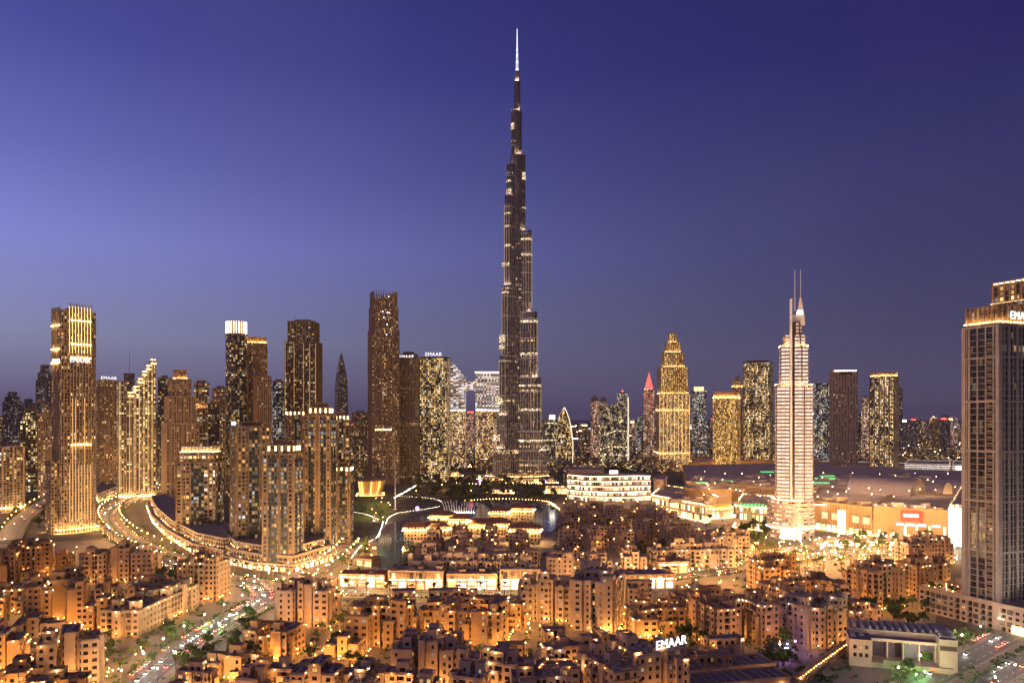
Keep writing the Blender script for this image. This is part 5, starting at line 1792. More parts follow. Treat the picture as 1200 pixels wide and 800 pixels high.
# named blocks, from the left edge to the right and back to front
NEAR = [
 # label, px, py, w, d, floors, rot, shape, stone, opts
 ('square gold-lit block with lamps round its parapet, behind the largest block at far left', 36, 638, 27, 23, 7, 22, 'B', 1, dict(bulbs=2, gl=3)),
 ('gold block cut by the left frame edge, above the low villas', -4, 650, 23, 23, 7, 25, 'L', 1, dict(bulbs=2, gl=3)),
 ('pale grey-beige stepped block with dark roofs below the bright boulevard bend', 142, 640, 49, 23, 7, 10, 'T', 3, dict(bulbs=1)),
 ('largest gold-lit block at far left with round roof lamps along two sides', 68, 680, 29, 25, 7, 24, 'U', 1, dict(bulbs=3, gl=3)),
 ('low gold-lit house left of the largest gold-lit block', 14, 690, 20, 18, 4, 22, 'L', 1, dict(bulbs=3, gl=3)),
 ('nearest gold-lit block with a glowing roof pavilion at lower left', 82, 736, 25, 22, 7, 26, 'T', 0, dict(bulbs=2, gl=3)),
 ('long ochre block following the left side of the curving old town road', 178, 698, 22, 72, 4, -4, 'B', 0, dict(bulbs=2, gl=3)),
 ('small gold house with lit parapets behind the long roadside block', 122, 698, 20, 16, 5, 14, 'T', 1, dict(bulbs=3, gl=3)),
 ('flat-roofed house between the long roadside block and the grey-beige stepped block', 178, 683, 27, 18, 5, 10, 'L', 0, dict(bulbs=2)),
 ('gold corner house at the left frame edge under the villas', 2, 738, 20, 18, 5, 20, 'T', 1, dict(bulbs=3, gl=3)),
 ('low villa with lit terraces in the bottom left corner', 22, 782, 31, 20, 3, 15, 'T', 1, dict(bulbs=3, gl=3)),
 ('low villa with a lit stair tower right of the bottom left corner villa', 68, 796, 22, 18, 3, 18, 'L', 1, dict(bulbs=3, gl=3)),
 ('amber-lit block beside the bright street junction left of the old town road', 238, 656, 27, 22, 7, -12, 'B', 1, dict(bulbs=3, gl=3)),
 ('pink-beige block at the head of the curving old town road', 362, 681, 31, 20, 7, -8, 'T', 3, dict(bulbs=2)),
 ('low villa with a glowing orange arched court right of the old town road', 322, 733, 23, 20, 4, -14, 'U', 1, dict(bulbs=2, court=1, gl=2)),
 ('two storey villa row with round lit terraces at the bottom of the old town road', 278, 764, 31, 14, 3, -10, 'T', 0, dict(bulbs=2, gl=2)),
 ('low corner villa with a round porch beside the end of the old town road', 226, 786, 16, 13, 3, -8, 'L', 3, dict(bulbs=2, gl=2)),
 ('dark-roofed villa with plain parapets below the orange arched court', 330, 786, 31, 22, 3, -10, 'U', 3, dict(bulbs=1)),
 ('flat villa with a square stair tower right of the dark-roofed villa', 374, 772, 20, 16, 5, -8, 'T', 3, dict(bulbs=1)),
 ('block with paired balconies left of the palm court, below the red awnings', 444, 709, 31, 20, 6, -10, 'L', 1, dict(bulbs=2)),
 ('big stepped grey-beige block with dark roof decks right of the palm court', 506, 744, 32, 23, 6, -10, 'T', 3, dict(bulbs=1)),
 ('low court house with an orange lit courtyard at the bottom centre', 462, 790, 34, 22, 4, -8, 'U', 3, dict(bulbs=2, court=1, gl=3)),
 ('court block whose glowing courtyard opens to the bright shops', 558, 702, 32, 25, 6, -8, 'C', 1, dict(bulbs=3, court=1, gl=2)),
 ('pale block with wide purple-grey roof terraces at the bottom, right of centre', 584, 776, 34, 23, 5, -20, 'L', 3, dict(bulbs=1)),
 ('tall left half of the big pale double block in the middle', 641, 676, 32, 18, 7, -14, 'T', 2, dict(bulbs=1)),
 ('tall right half of the big pale double block, dark machinery on its roof', 700, 674, 25, 36, 8, -20, 'B', 2, dict(bulbs=1, gl=2)),
 ('low link house with a long flat terrace below the pale double block', 668, 756, 25, 16, 3, 10, 'L', 3, dict(bulbs=2)),
 ('pale court block with glowing roof corners right of the white lettered block', 862, 704, 38, 27, 6, 16, 'U', 1, dict(bulbs=3, gl=3)),
 ('cream block with regular square windows and a turret above the lamp-lit arcade', 950, 704, 25, 27, 6, 28, 'B', 2, dict(bulbs=2)),
 ('low house joined to the right of the cream block, parapet lights glowing', 1000, 702, 22, 20, 6, 26, 'T', 1, dict(bulbs=3, gl=2)),
 ('gold-lit block with dark roof hatches beside the brightest street stretch', 908, 655, 31, 22, 6, 14, 'L', 1, dict(bulbs=2, gl=3)),
 ('wide court block with grey roof terraces and a glowing orange courtyard', 944, 683, 50, 32, 5, 18, 'C', 1, dict(bulbs=2, court=1, gl=3)),
 ('tall amber block with deep balconies left of the apartment tower podium', 1026, 658, 29, 23, 8, 20, 'T', 1, dict(bulbs=2, gl=3)),
 ('lower amber block tucked between the tall amber block and the tower podium', 1080, 658, 31, 23, 6, 30, 'B', 1, dict(bulbs=2, gl=3)),
 ('pinkish block below the palm plaza in front of the red sign', 1082, 629, 41, 23, 6, 10, 'T', 3, dict(bulbs=2, gl=2)),
 ('low gold pavilion row left of the wide court block', 812, 700, 40, 16, 3, 8, 'T', 1, dict(bulbs=3, gl=3)),
 ('low amber house with strings of lamps right of the pale double block', 770, 712, 32, 18, 4, 8, 'L', 1, dict(bulbs=3, gl=3)),
 ('low amber house behind the lamp-strung house, near the bright canopy', 815, 686, 31, 16, 4, 6, 'T', 1, dict(bulbs=3, gl=3)),
 ('small stone house left of the big double block, behind its pool terrace', 590, 706, 22, 16, 4, -10, 'L', 1, dict(bulbs=3, gl=2)),
 ('stone house with lit arches between the two court blocks at lower centre', 404, 742, 18, 14, 3, -6, 'T', 1, dict(bulbs=2, gl=2)),
 ('low stone house at the bottom edge, left of the white lettered block', 640, 792, 27, 20, 5, 4, 'L', 3, dict(bulbs=1)),
 ('amber house right of the wide court block, under the tall amber block', 1004, 680, 18, 16, 4, 22, 'L', 1, dict(bulbs=3, gl=3)),
]
NEAR_XY = []
for lb, px, py, w_, d_, nf, rot, shp, st, op in NEAR:
    t, mods = low(lb, px, py, w_, d_, nf, rot, shp, st, **op)
    NEAR_XY.append((t.location.x, t.location.y, max(w_, d_) * .52))
# the block with the white letters on its roof
t, mods = low('pale block at the bottom carrying big white lit letters along its roof edge', 742, 757, 38, 30, 7, 24, 'T', 3, bulbs=1, gl=2)
NEAR_XY.append((t.location.x, t.location.y, 27))
sgz = 8 * FH - 1.0
MB().beam((.8, -15.1, sgz - .3), (18.5, -12.0, sgz - .3), .3, .3).build('sign_rail', M['steel'], t)
fr = MB()
for q in range(9): fr.box(1 + q * 2.1, 1.2 + q * 2.1, -15.0 + q * .37, -14.8 + q * .37, 5 * FH + .5, sgz - .3)
fr.build('sign_posts', M['steel'], t)
sign('EMAAR', t, (9.5, -13.6, sgz), rad(10), 5.2)


# ------------------------------------------------------------------ special low buildings
def lb(x0, x1, y0, y1, z, mbx, off=.4, m=0):
    pass

# podium of the apartment tower at the right edge
t = thing('podium_building', 'pale podium with roof garden under the beige grid apartment tower', 'building', corner_loc(68, 44, RX + 5, RY - 17, rzR), rzR)
b = MB()
W, D = 68, 44
wl = []
wall(b, (-W / 2, -D / 2), (W / 2, -D / 2), 0, 15, 4, lambda *a: False, random.Random(1), wl)
wall(b, (W / 2, -D / 2), (W / 2, D / 2), 0, 15, 4, lambda *a: False, random.Random(2), wl)
wall(b, (W / 2, D / 2), (-W / 2, D / 2), 0, 15, 4, lambda *a: False, random.Random(3), None)
wall(b, (-W / 2, D / 2), (-W / 2, -D / 2), 0, 15, 4, lambda *a: False, random.Random(4), wl)
b.ring(rect(W + .5, D + .5), rect(W - 1, D - 1), 14.6, 16, 0)
b.face([(*p, 14) for p in rect(W - 1, D - 1)], 1)
b.build('walls', [STONE[2], M['rooflt'], M['recess'], M['rail']], t)
for (qx, qy, qz, qa, ww, wh) in wl[:90]: link_copy(WIN, 'window', t, (qx, qy, qz), qa, (ww, 1, wh))
for q in range(20): link_copy(BULB, 'garden_lamp', t, (-W / 2 + 4 + (q % 5) * 4, -D / 2 + 4 + (q // 5) * 5, 15.6))
l = MB().box(W / 2 - 9, W / 2 + .6, -D / 2 - .7, -D / 2 - .3, .5, 5.2); l.box(W / 2 + .3, W / 2 + .7, -D / 2 + 1, D / 2 - 8, .5, 5.2); l.build('shopfront', M['shop'], t)
l = MB().box(W / 2 + .3, W / 2 + .7, -D / 2 + 1, D / 2 - 4, 12.2, 13.6); l.build('lit_balcony', M['shop'], t)
MB().box(-W / 2 + 2, -W / 2 + 16, D / 2 - 14, D / 2 - 3, 14, 18.5, 0, 1).build('roof_pavilion', [STONE[2], M['roof']], t)

# screened car park building
x, y = G(1060, 790)
t = thing('screened_building', 'low beige building with violet screened bays and dark ridged roof beside the highway', 'building', (x + 7, y + 21, 0), rad(-19))
b = MB()
b.box(-21, 21, -2, 17, 0, 15, 0, 1)
b.box(-22, 22, -15, -1.5, 0, 2.5, 0, 1)
b.box(-23, -13, -15.5, 3, 0, 13, 0, 1)
b.box(16.5, 24, -13, 18, 0, 15.7, 0, 1)
for q in range(5): b.box(-12.4 + q * 7, -11.8 + q * 7, -6.4, -1.9, 2, 10.9)
b.box(-13.2, 17, -6.6, -1.9, 10.6, 12, 0, 1)
b.box(-8, 3, -15.6, -14.9, 2.4, 4.2, 0, 1)
b.build('walls', [STONE[2], M['roof']], t)
for q in range(4): MB().box(-11.7 + q * 7, -5.5 + q * 7, -2.6, -2.2, 2.5, 10.5).build('violet_screen', M['purplescreen'], t)
r = MB()
for q in range(11):
    r.prism([(-20 + q * 3.4, -1), (-18.2 + q * 3.4, -1), (-18.2 + q * 3.4, 16), (-20 + q * 3.4, 16)], 15.02, 16.5, 0, 0, ptop=[(-19.3 + q * 3.4, -.5), (-18.9 + q * 3.4, -.5), (-18.9 + q * 3.4, 15.5), (-19.3 + q * 3.4, 15.5)])
r.build('roof_ridges', M['unit'], t)
l = MB()
for q in range(4): l.octa((-8.6 + q * 7, -4.5, 10.2), .22)
l.build('ceiling_lamps', M['bulb'], t)
l = MB().box(23.95, 24.3, -8, -6.6, 2, 14); l.box(23.95, 24.3, 2, 3, 1, 9); l.build('lit_slots', M['shop'], t)
for q in range(14): link_copy(AC, 'roof_unit', t, (17.8 + (q % 3) * 2.4, -10 + (q // 3) * 4.6, 15.72), (q % 2) * math.pi / 2)
for q in range(5): link_copy(AC, 'roof_unit', t, (-21 + (q % 2) * 4, -12 + q * 3, 13.02))
for q in range(9): link_copy(WIN, 'window', t, (24.08, -11 + (q % 3) * 7.6, 2.4 + (q // 3) * 4.2), math.pi / 2, (2.0, 1, 2.1))
for q in range(6): link_copy(WIN, 'window', t, (-20.5 + (q % 3) * 2.6, -15.58, 4.6 + (q // 3) * 3.8), 0, (1.5, 1, 1.9))
MB().box(16.6, 23.8, -13.12, -12.9, 10.4, 12.6).build('louvre_band', M['rail'], t)

# pavilions with strip-lit walls
for (lbl, px, py, w_, d_, rot) in (('low pavilion with dark roof beams and a long glowing gold wall', 860, 775, 34, 15, 12), ('low dark-roofed pavilion right of the white lettered block', 838, 795, 30, 15, 12),
                                   ('low flat pavilion with a bright doorway beside the white lettered block', 822, 780, 20, 14, 12), ('low dark pavilion nearest the violet lit trees', 890, 790, 22, 14, 12)):
    x, y = G(px, py, 6)
    t = thing('pavilion', lbl, 'pavilion', (x, y, 0), rad(rot))
    b = MB().box(-w_ / 2, w_ / 2, -d_ / 2, d_ / 2, 0, 6, 0, 1)
    b.ring(rect(w_ + .5, d_ + .5), rect(w_ - .8, d_ - .8), 5.7, 6.9, 0)
    b.build('walls', [STONE[0], M['roof']], t)
    g = MB()
    for q in range(int(w_ / 4)): g.box(-w_ / 2 + 1.5 + q * 4, -w_ / 2 + 2.1 + q * 4, -d_ / 2 + .6, d_ / 2 - .6, 6.02, 6.7)
    g.build('roof_beams', M['rooflt'], t)
    l = MB()
    if 'glowing' in lbl or 'bright' in lbl: l.box(-w_ * .35, w_ * .45, -d_ / 2 - .5, -d_ / 2 - .1, .6, 4.6); l.build('lit_wall', M['shop'], t)
    else: l.octa((-w_ * .3, -d_ / 2 - .8, 3.4), .3); l.octa((w_ * .3, -d_ / 2 - .8, 3.4), .3); l.build('wall_lamps', M['bulb'], t)

# lamp-lit arcade wall by the highway
pts = smooth([G(936, 806), G(965, 784), G(1000, 758)], 3)
x0, y0 = pts[0]
t = thing('arcade_wall', 'long low arcade with a lamp on every arch beside the highway', 'arcade', (x0, y0, 0))
b, l = MB(), MB()
L = [(x - x0, y - y0) for x, y in pts]
for x, y, a in walk(L, 3.4):
    c, s = math.cos(a), math.sin(a)
    P = [(x + c * u - s * v, y + s * u + c * v) for u, v in ((-.5, -.5), (.5, -.5), (.5, .5), (-.5, .5))]
    b.prism(P, 0, 4.2)
    l.octa((x + s * .9, y - c * .9, 4.9), .28)
b2 = ribbon(L, 4.5, 5.0)
for a, c in zip(L, L[1:]): b.beam((*a, 4.6), (*c, 4.6), 4.6, .75)
b.build('arches', STONE[1], t)
l.build('arch_lamps', M['lampg'], t)

# bright shop canopy in the middle
for (lbl, px0, px1, py, h, d_, rot, mm, roofc) in (
        ('bright glass showroom with flat dark canopy right of the pale double block', 712, 790, 690, 10, 16, 6, 'shopw', 'roof'),
        ('long low shop row with red awnings left of the bright shops', 398, 452, 688, 9, 14, -6, 'shop', 'redroof'),
        ('glowing shop row below the long loggia building', 456, 520, 691, 13, 16, -4, 'shop', 'rooflt'),
        ('second glowing shop row in the middle of the bright street', 524, 582, 691, 11, 16, 0, 'shop', 'rooflt'),
        ('third glowing shop row beside the pale double block', 586, 632, 691, 14, 16, 2, 'shop', 'rooflt'),
        ('pinkish lit shop front behind the bright glass showroom', 770, 806, 672, 9, 14, 8, 'shop', 'terra'),
        ('low market hall glowing from inside left of the white banded hotel', 846, 886, 646, 7, 14, 12, 'shop', 'rooflt'),
        ('low restaurant terrace with string lights right of the white banded hotel', 958, 1010, 640, 6, 14, 8, 'shopw', 'terra'),
        ('small cafe pavilion with umbrella roofs beside the palm plaza', 1016, 1050, 640, 6, 12, 8, 'shop', 'canvas'),
        ('street cafe pavilion under the lantern towers near the lake', 418, 440, 664, 6, 14, -20, 'shop', 'terra'),
        ('low lit kiosk row beside the junction under the terraced podium', 346, 392, 690, 6, 12, -6, 'shop', 'rooflt')):
    cx = (px0 + px1) / 2
    x, y = G(cx, py)
    w_ = (px1 - px0) * y / FPX
    t = thing('shop_row', lbl, 'shops', (x, y + d_ / 2, 0), rad(rot))
    b = MB().box(-w_ / 2, w_ / 2, -d_ / 2 + 1.6, d_ / 2, 0, h, 0, 1)
    b.box(-w_ / 2 - .4, w_ / 2 + .4, -d_ / 2 - 1.2, d_ / 2 + .3, h, h + .8, 0, 1)
    n = max(2, int(w_ / 6))
    for q in range(n + 1):
        xx = -w_ / 2 + w_ * q / n
        b.box(xx - .5, xx + .5, -d_ / 2 - .6, -d_ / 2 + 1.7, 0, h)
    b.build('walls', [STONE[0], M[roofc]], t)
    for q in range(n):
        xa, xb = -w_ / 2 + w_ * q / n + .6, -w_ / 2 + w_ * (q + 1) / n - .6
        top_ = min(h - RND.choice((1.4, 2.2, 3.0)), RND.choice((4.4, 5.2, 6.6)))
        s = MB()
        s.face([(xa, -d_ / 2 + 1.5, .3), (xb, -d_ / 2 + 1.5, .3), (xb, -d_ / 2 + 1.5, top_), (xa, -d_ / 2 + 1.5, top_)])
        for k in range(1, 4): s.box(xa + (xb - xa) * k / 4 - .08, xa + (xb - xa) * k / 4 + .08, -d_ / 2 + 1.35, -d_ / 2 + 1.48, .3, top_, 1)
        s.box(xa, xb, -d_ / 2 + 1.35, -d_ / 2 + 1.47, 2.6, 2.8, 1)
        s.build('shopfront', [RND.choice(M['shops']) if mm == 'shop' else M['shopw'], M['dark']], t)
        if RND.random() < .45:
            MB().prism([(xa, -d_ / 2 - 2.6), (xb, -d_ / 2 - 2.6), (xb, -d_ / 2 + 1.3), (xa, -d_ / 2 + 1.3)], 3.0, 3.2, 0, 0, True, True).build('awning', RND.choice([M['canvas'], M['redroof'], M['terra'], M['wood']]), t)
        if RND.random() < .35:
            MB().box(-w_ / 2 + w_ * (q + .2) / n, -w_ / 2 + w_ * (q + .8) / n, -d_ / 2 + 3, d_ / 2 - 3, h + .8, h + RND.uniform(1.6, 4), 0, 1).build('roof_block', [STONE[0], M['roof']], t)
    for q in range(n): link_copy(RND.choice(BULBS), 'shop_lamp', t, (-w_ / 2 + w_ * (q + .5) / n, -d_ / 2 - 1.9, min(h, 6.6) + RND.uniform(-2, .6)))
    if h > 8.5:
        for q in range(n):
            if q % 3 == 1: continue
            xa, xb = -w_ / 2 + w_ * (q + .3) / n, -w_ / 2 + w_ * (q + .7) / n
            MB().box(xa, xb, -d_ / 2 + 1.4, -d_ / 2 + 1.7, 7.6, h - 1.6).build('upper_window', RND.choice([M['dark'], M['dark'], M['warm_strip'], M['shops'][3]]), t)
        l = MB().box(-w_ / 2, w_ / 2, -d_ / 2 + .2, -d_ / 2 + .6, 6.9, 7.1)
        l.build('uplight', M['stripsoft'], t)
x, y = G(745, 700)
t = thing('long_canopy', 'long dark flat canopy on posts in front of the bright glass showroom', 'canopy', (x, y, 0), rad(10))
b = MB().box(-24, 24, -2.5, 2.5, 3.6, 4.1)
b.build('roof', M['unit'], t)
b = MB()
for q in range(9): b.box(-23.5 + q * 5.8, -23.2 + q * 5.8, -2.2, -1.9, 0, 3.6); b.box(-23.5 + q * 5.8, -23.2 + q * 5.8, 1.9, 2.2, 0, 3.6)
b.build('posts', M['steel'], t)
# long loggia building and gate
low('long building with two storeys of loggias facing the bright shops, on the old quarter edge', 552, 655, 88, 18, 5, -4, 'B', 2, bulbs=1, near=True, seed=77)
low('rose stone gate block at the right end of the long loggia building', 656, 651, 17, 15, 6, -6, 'B', 3, bulbs=1, seed=9)
low('pale block with a lit roof hatch behind the palm street, right of the old quarter', 850, 622, 36, 24, 6, 8, 'T', 2, bulbs=1, seed=21)
low('long cream loggia house facing the dark garden, right end of the old quarter', 812, 642, 70, 18, 4, 6, 'B', 2, bulbs=1, seed=22)

# ------------------------------------------------------------------ hip-roofed souk houses with gold eaves by the lake
ORD = ['first', 'second', 'third', 'fourth', 'fifth', 'sixth', 'seventh', 'eighth', 'ninth', 'tenth', 'eleventh', 'twelfth', 'thirteenth', 'fourteenth', 'fifteenth', 'sixteenth']
SOUK = [('hip-roofed souk hall with a gold eave at the lake corner', 487, 616, 22, 16, 13), ('dark hip-roofed pavilion right behind the fountain', 518, 602, 24, 18, 12), ('low souk hall with a slanting gold eave left of the fountain view', 510, 615, 30, 12, 11),
        ('square souk tower with a dark pyramid roof in front of the fountain', 540, 606, 17, 17, 18), ('long souk hall with gold light under its eave right of the pyramid roof', 563, 612, 32, 14, 12), ('tall gold-lit souk tower at the far lake shore', 586, 597, 20, 18, 17),
        ('gold-lit souk pavilion with hip roof beside the small lit bridge', 612, 594, 26, 16, 18), ('souk hall with bright gold eave in the middle of the souk', 582, 611, 26, 16, 13), ('stone souk arcade with lit arches beside the right arm of the lake', 616, 617, 28, 16, 16)]
for lbl, px, py, w_, d_, h in SOUK:
    x, y = G(px, py, h)
    t = thing('souk_hall', lbl, 'souk hall', (x, y, 0), rad(RND.uniform(-14, 8)))
    MB().prism(rect(w_, d_), 0, h, 0, 0).build('walls', [F_sand], t)
    r = MB()
    r.prism(rect(w_ + 4, d_ + 4), h, h + .4, 0, 0, True, True)
    r.prism(rect(w_ + 4, d_ + 4), h + .4, h + 4.4, 0, 0, ptop=rect(w_ * .45, .6))
    r.build('hip_roof', M['terra'], t)
    l = MB(); strip_ring(l, rect(w_, d_), 1.1, h - 3.2, .5); l.build('eave_light', M['stripf'], t)

# ------------------------------------------------------------------ old quarter: rows of small stone houses
TONE = ['sand', 'ochre', 'pale', 'rosy', 'tan']
def taken(x, y, r):
    return any((x - a) ** 2 + (y - b) ** 2 < (r + c) ** 2 for a, b, c in NEAR_XY)
PROTO = {}
def small_house(label, x, y, rot, floors, stone, w_, d_, rr, group):
    t = thing('stone_house', label, 'house', (x, y, 0), rot, group)
    b, dk, blb = MB(), MB(), MB()
    mods = enrich(make_mods(rr.choice('LTBTL'), w_, d_, floors, rr), rr, .3)
    for mi, (x0, x1, y0, y1, n) in enumerate(mods):
        if x1 - x0 < 1 or y1 - y0 < 1: continue
        H = n * FH + .9 + .05 * mi
        C = [(x0, y0), (x1, y0), (x1, y1), (x0, y1)]
        for k, (a, c) in enumerate(edges(C)):
            if k == 2 : b.face([(*a, 0), (*c, 0), (*c, H), (*a, H)], 0)
            else: wall(b, a, c, 0, H, n, None, rr, None)
        I = inset(C, .35)
        for i in range(4):
            j = (i + 1) % 4
            b.face([(*C[i], H), (*C[j], H), (*I[j], H), (*I[i], H)], 0)
            b.face([(*I[j], H - .8), (*I[i], H - .8), (*I[i], H), (*I[j], H)], 0)
        dk.face([(*p, H - .8) for p in I])
        if rr.random() < .55: dk.box(x0 + (x1 - x0) * .3, x0 + (x1 - x0) * .3 + 2, y0 + (y1 - y0) * .4, y0 + (y1 - y0) * .4 + 1.6, H - .78, H + .5)
        if rr.random() < .33: blb.octa((rr.uniform(x0, x1), y0 - .8, rr.choice((2.6, 2.8, H - .6))), .28)
        if rr.random() < .10: blb.octa((rr.uniform(x0 + 1, x1 - 1), rr.uniform(y0 + 1, y1 - 1), H + .6), .25)
    b.build('walls', [STONE[stone], M['roof'], M['recess'], M['rail']], t)
    dk.build('roof_deck', M['roof'] if rr.random() < .65 else M['rooflt'], t)
    if blb.f: blb.build('wall_lamps', M['bulb'], t)
    return t

HOUSE_XY = []
def rows(where, pxl, pxr, y0, y1, gapy, gapx, fl, rot, seed, group, skip):
    rr = random.Random(seed)
    r = 0
    y = y0
    while y <= y1:
        xl, xr = (pxl(y) - 600) * y / FPX, (pxr(y) - 600) * y / FPX
        n = max(1, int((xr - xl) / gapx))
        c = 0
        for q in range(n):
            x = xl + (xr - xl) * (q + .5) / n + rr.uniform(-3, 3)
            yy = y + rr.uniform(-4, 4)
            px, py = 600 + x * FPX / yy, HOR + CAM_H * FPX / yy
            if skip(px, py) or taken(x, yy, 8) or near_road(x, yy, 9) or rr.random() < .07: continue
            st = rr.randrange(5)
            f = rr.choice(fl)
            lab = f"{TONE[st]} {['','one','two','three','four','five','six'][f]} storey flat-roofed house, {ORD[min(c, 15)]} from the left in {ORD[min(r, 15)]} row {where}"
            small_house(lab, x, yy, rad(rot + rr.uniform(-9, 9)), f, st, rr.uniform(gapx * .5, gapx * .82), rr.uniform(gapy * .4, gapy * .68), rr, group)
            HOUSE_XY.append((x, yy, 11))
            c += 1
        if c: r += 1
        y += gapy
rows('before the mall', lambda y: 652 + (y - 600) * .02, lambda y: 872 - (y - 600) * .30, 612, 965, 29, 23, (2, 3, 3, 4, 4), 6, 4, 'stone houses of the old quarter', lambda px, py: (745 < px < 800 and 640 < py < 668) or (px > 800 and py > 648))
rows('behind the loggias', lambda y: 486 + (y - 600) * .05, lambda y: 640 - (y - 600) * .12, 624, 815, 26, 22, (3, 3, 4, 4), -6, 8, 'stone houses beside the lake', lambda px, py: px < 482 or (px > 618 and py < 634))
rows('at the lower left', lambda y: -40, lambda y: 300, 395, 640, 31, 26, (2, 3, 3, 4), 15, 12, 'gold-lit houses at lower left', lambda px, py: (px > 108 and py > 735) or px > 255 or (px > 100 and py < 650))
rows('along the bottom', lambda y: 390, lambda y: 1010, 352, 520, 29, 25, (2, 3, 3, 4), 4, 16, 'stone houses along the bottom', lambda px, py: (880 < px < 940 and py > 730) or (395 < px < 420) or (px < 400) or (px > 940 and py > 745) or (px < 640 and py < 712))

# ------------------------------------------------------------------ trees
def broadleaf(seed, m='leaf'):
    rr = random.Random(seed)
    t = thing('tree', 'x', 'tree')
    tr = MB()
    tr.tube([(0, 0, 0), (.1, .05, 1.6), (.0, .1, 3.2)], [.32, .24, .16], 6)
    cl = []
    for q in range(7):
        a = q * 2.4 + rr.random()
        r = rr.uniform(.9, 2.3)
        z = rr.uniform(3.4, 6.4)
        c = (r * math.cos(a), r * math.sin(a), z)
        cl.append((c, rr.uniform(1.0, 1.7)))
        tr.tube([(0, .05, 2.4), (c[0] * .5, c[1] * .5, (z + 2.4) * .5), c], [.13, .09, .03], 4)
    cl.append(((0, 0, 6.6), 1.3))
    cr = MB()
    for c, R_ in cl:
        for q in range(62):
            v = Vector((rr.gauss(0, 1), rr.gauss(0, 1), rr.gauss(0, .8))).normalized() * R_ * rr.random() ** .4
            p = Vector(c) + v
            n = Vector((rr.gauss(0, 1), rr.gauss(0, 1), rr.gauss(.5, 1))).normalized()
            u = n.orthogonal().normalized() * rr.uniform(.22, .42)
            w_ = n.cross(u) * rr.uniform(.6, 1.0)
            cr.face([p - u - w_, p + u - w_ * .6, p + u * .7 + w_, p - u * .8 + w_ * .8])
    tr.build('trunk', M['bark'], t)
    cr.build('crown', M[m], t)
    return t
def palm(seed):
    rr = random.Random(seed)
    t = thing('palm_tree', 'x', 'palm tree')
    tr = MB()
    pts = [(0, 0, 0), (.15, .05, 3), (.1, .1, 6), (.25, .1, 8.6)]
    tr.tube(pts, [.36, .27, .22, .24], 7)
    tr.build('trunk', M['bark'], t)
    cr = MB()
    for q in range(22):
        a = q * 2.399
        el0 = rr.uniform(-.1, 1.2)
        L = rr.uniform(2.2, 3.1)
        prev = None
        for k in range(6):
            s = k / 5
            e = el0 - 1.6 * s * s
            r = L * s * (1 - .12 * s)
            z = 8.6 + L * (math.sin(el0) * s - .62 * s * s)
            c = Vector((.25 + r * math.cos(a) * math.cos(el0 * .6), .1 + r * math.sin(a) * math.cos(el0 * .6), z))
            wv = Vector((-math.sin(a), math.cos(a), 0)) * (.12 + .5 * math.sin(math.pi * min(s + .15, 1)))
            if prev is not None:
                pc, pw = prev
                cr.face([pc, c, c + wv - Vector((0, 0, .18)), pc + pw - Vector((0, 0, .18))])
                cr.face([c, pc, pc - pw - Vector((0, 0, .18)), c - wv - Vector((0, 0, .18))])
            prev = (c, wv)
    cr.build('crown', M['palm'], t)
    MB().octa((.5, -.9, .35), .2).build('uplight', M['palmup'], t)
    return t
TREES = [broadleaf(1), broadleaf(2), broadleaf(3, 'leafb')]
PALMS = [palm(4), palm(5)]
used = set()
def put_tree(pt, x, y, label, group, scale):
    a = RND.random() * 6.28
    if pt.name not in used:
        used.add(pt.name)
        pt.location = (x, y, 0)
        pt.rotation_euler = (0, 0, a)
        pt.scale = (scale,) * 3
        pt['label'], pt['group'] = label, group
    else:
        dup(pt, (x, y, 0), a, scale, label, group)
def free(x, y, r=3):
    return not (taken(x, y, r - 4) or any((x - a) ** 2 + (y - b) ** 2 < (c + r - 3) ** 2 for a, b, c in HOUSE_XY) or near_road(x, y, -4))
def grove(label, group, px0, px1, py0, py1, n, kinds, s0=.9, s1=1.5, seed=1, check=True):
    rr = random.Random(seed)
    k = tries = 0
    while k < n and tries < n * 12:
        tries += 1
        x, y = G(rr.uniform(px0, px1), rr.uniform(py0, py1))
        if in_lake(x, y) or (check and not free(x, y)): continue
        put_tree(rr.choice(kinds), x, y, label, group, rr.uniform(s0, s1))
        k += 1
B3 = TREES[:2]
grove('round tree in the dark park between the lake and the yellow windowed tower', 'park trees behind the lake', 486, 650, 566, 588, 40, B3, 1.5, 2.6, 1, False)
grove('round tree in the park just below the yellow windowed tower', 'trees under the dark towers', 470, 660, 552, 568, 26, B3, 1.6, 2.6, 2, False)
grove('dark tree in the planted strip left of the white banded hotel', 'trees left of the hotel', 838, 905, 618, 640, 20, B3, 1.1, 1.8, 3)
grove('palm between the bright lamps right of the white banded hotel', 'palms right of the hotel', 870, 1015, 642, 674, 34, PALMS, .9, 1.3, 4)
grove('round dark tree on the palm plaza before the red sign', 'plaza trees before the mall', 990, 1115, 632, 650, 18, B3, 1.2, 1.8, 5, False)
grove('dark tree in the garden right of the old quarter loggia house', 'garden trees of the old quarter', 742, 800, 642, 668, 14, B3, 1.1, 1.7, 6)
grove('dark tree in the garden below the white lettered block', 'trees right of the lettered block', 796, 850, 735, 765, 9, TREES, .8, 1.3, 7)
grove('dark tree between the court block and the cream block', 'trees between court and cream block', 893, 928, 715, 772, 16, TREES, .8, 1.3, 8)
grove('green tree in the hedge strip along the curving old town road', 'trees along the old town road', 195, 300, 712, 790, 26, TREES, .9, 1.4, 9)
grove('dark tree in the palm court between the pink-beige block and the balcony block', 'palm court trees', 392, 424, 712, 790, 16, B3 + PALMS, .8, 1.2, 10)
grove('dark tree beside the bright junction left of the amber-lit block', 'trees by the amber-lit block', 160, 212, 676, 692, 10, B3, .9, 1.4, 11)
grove('green lit tree in the strip beside the highway and screened building', 'trees beside the highway', 1046, 1150, 752, 800, 12, TREES, .8, 1.3, 12)
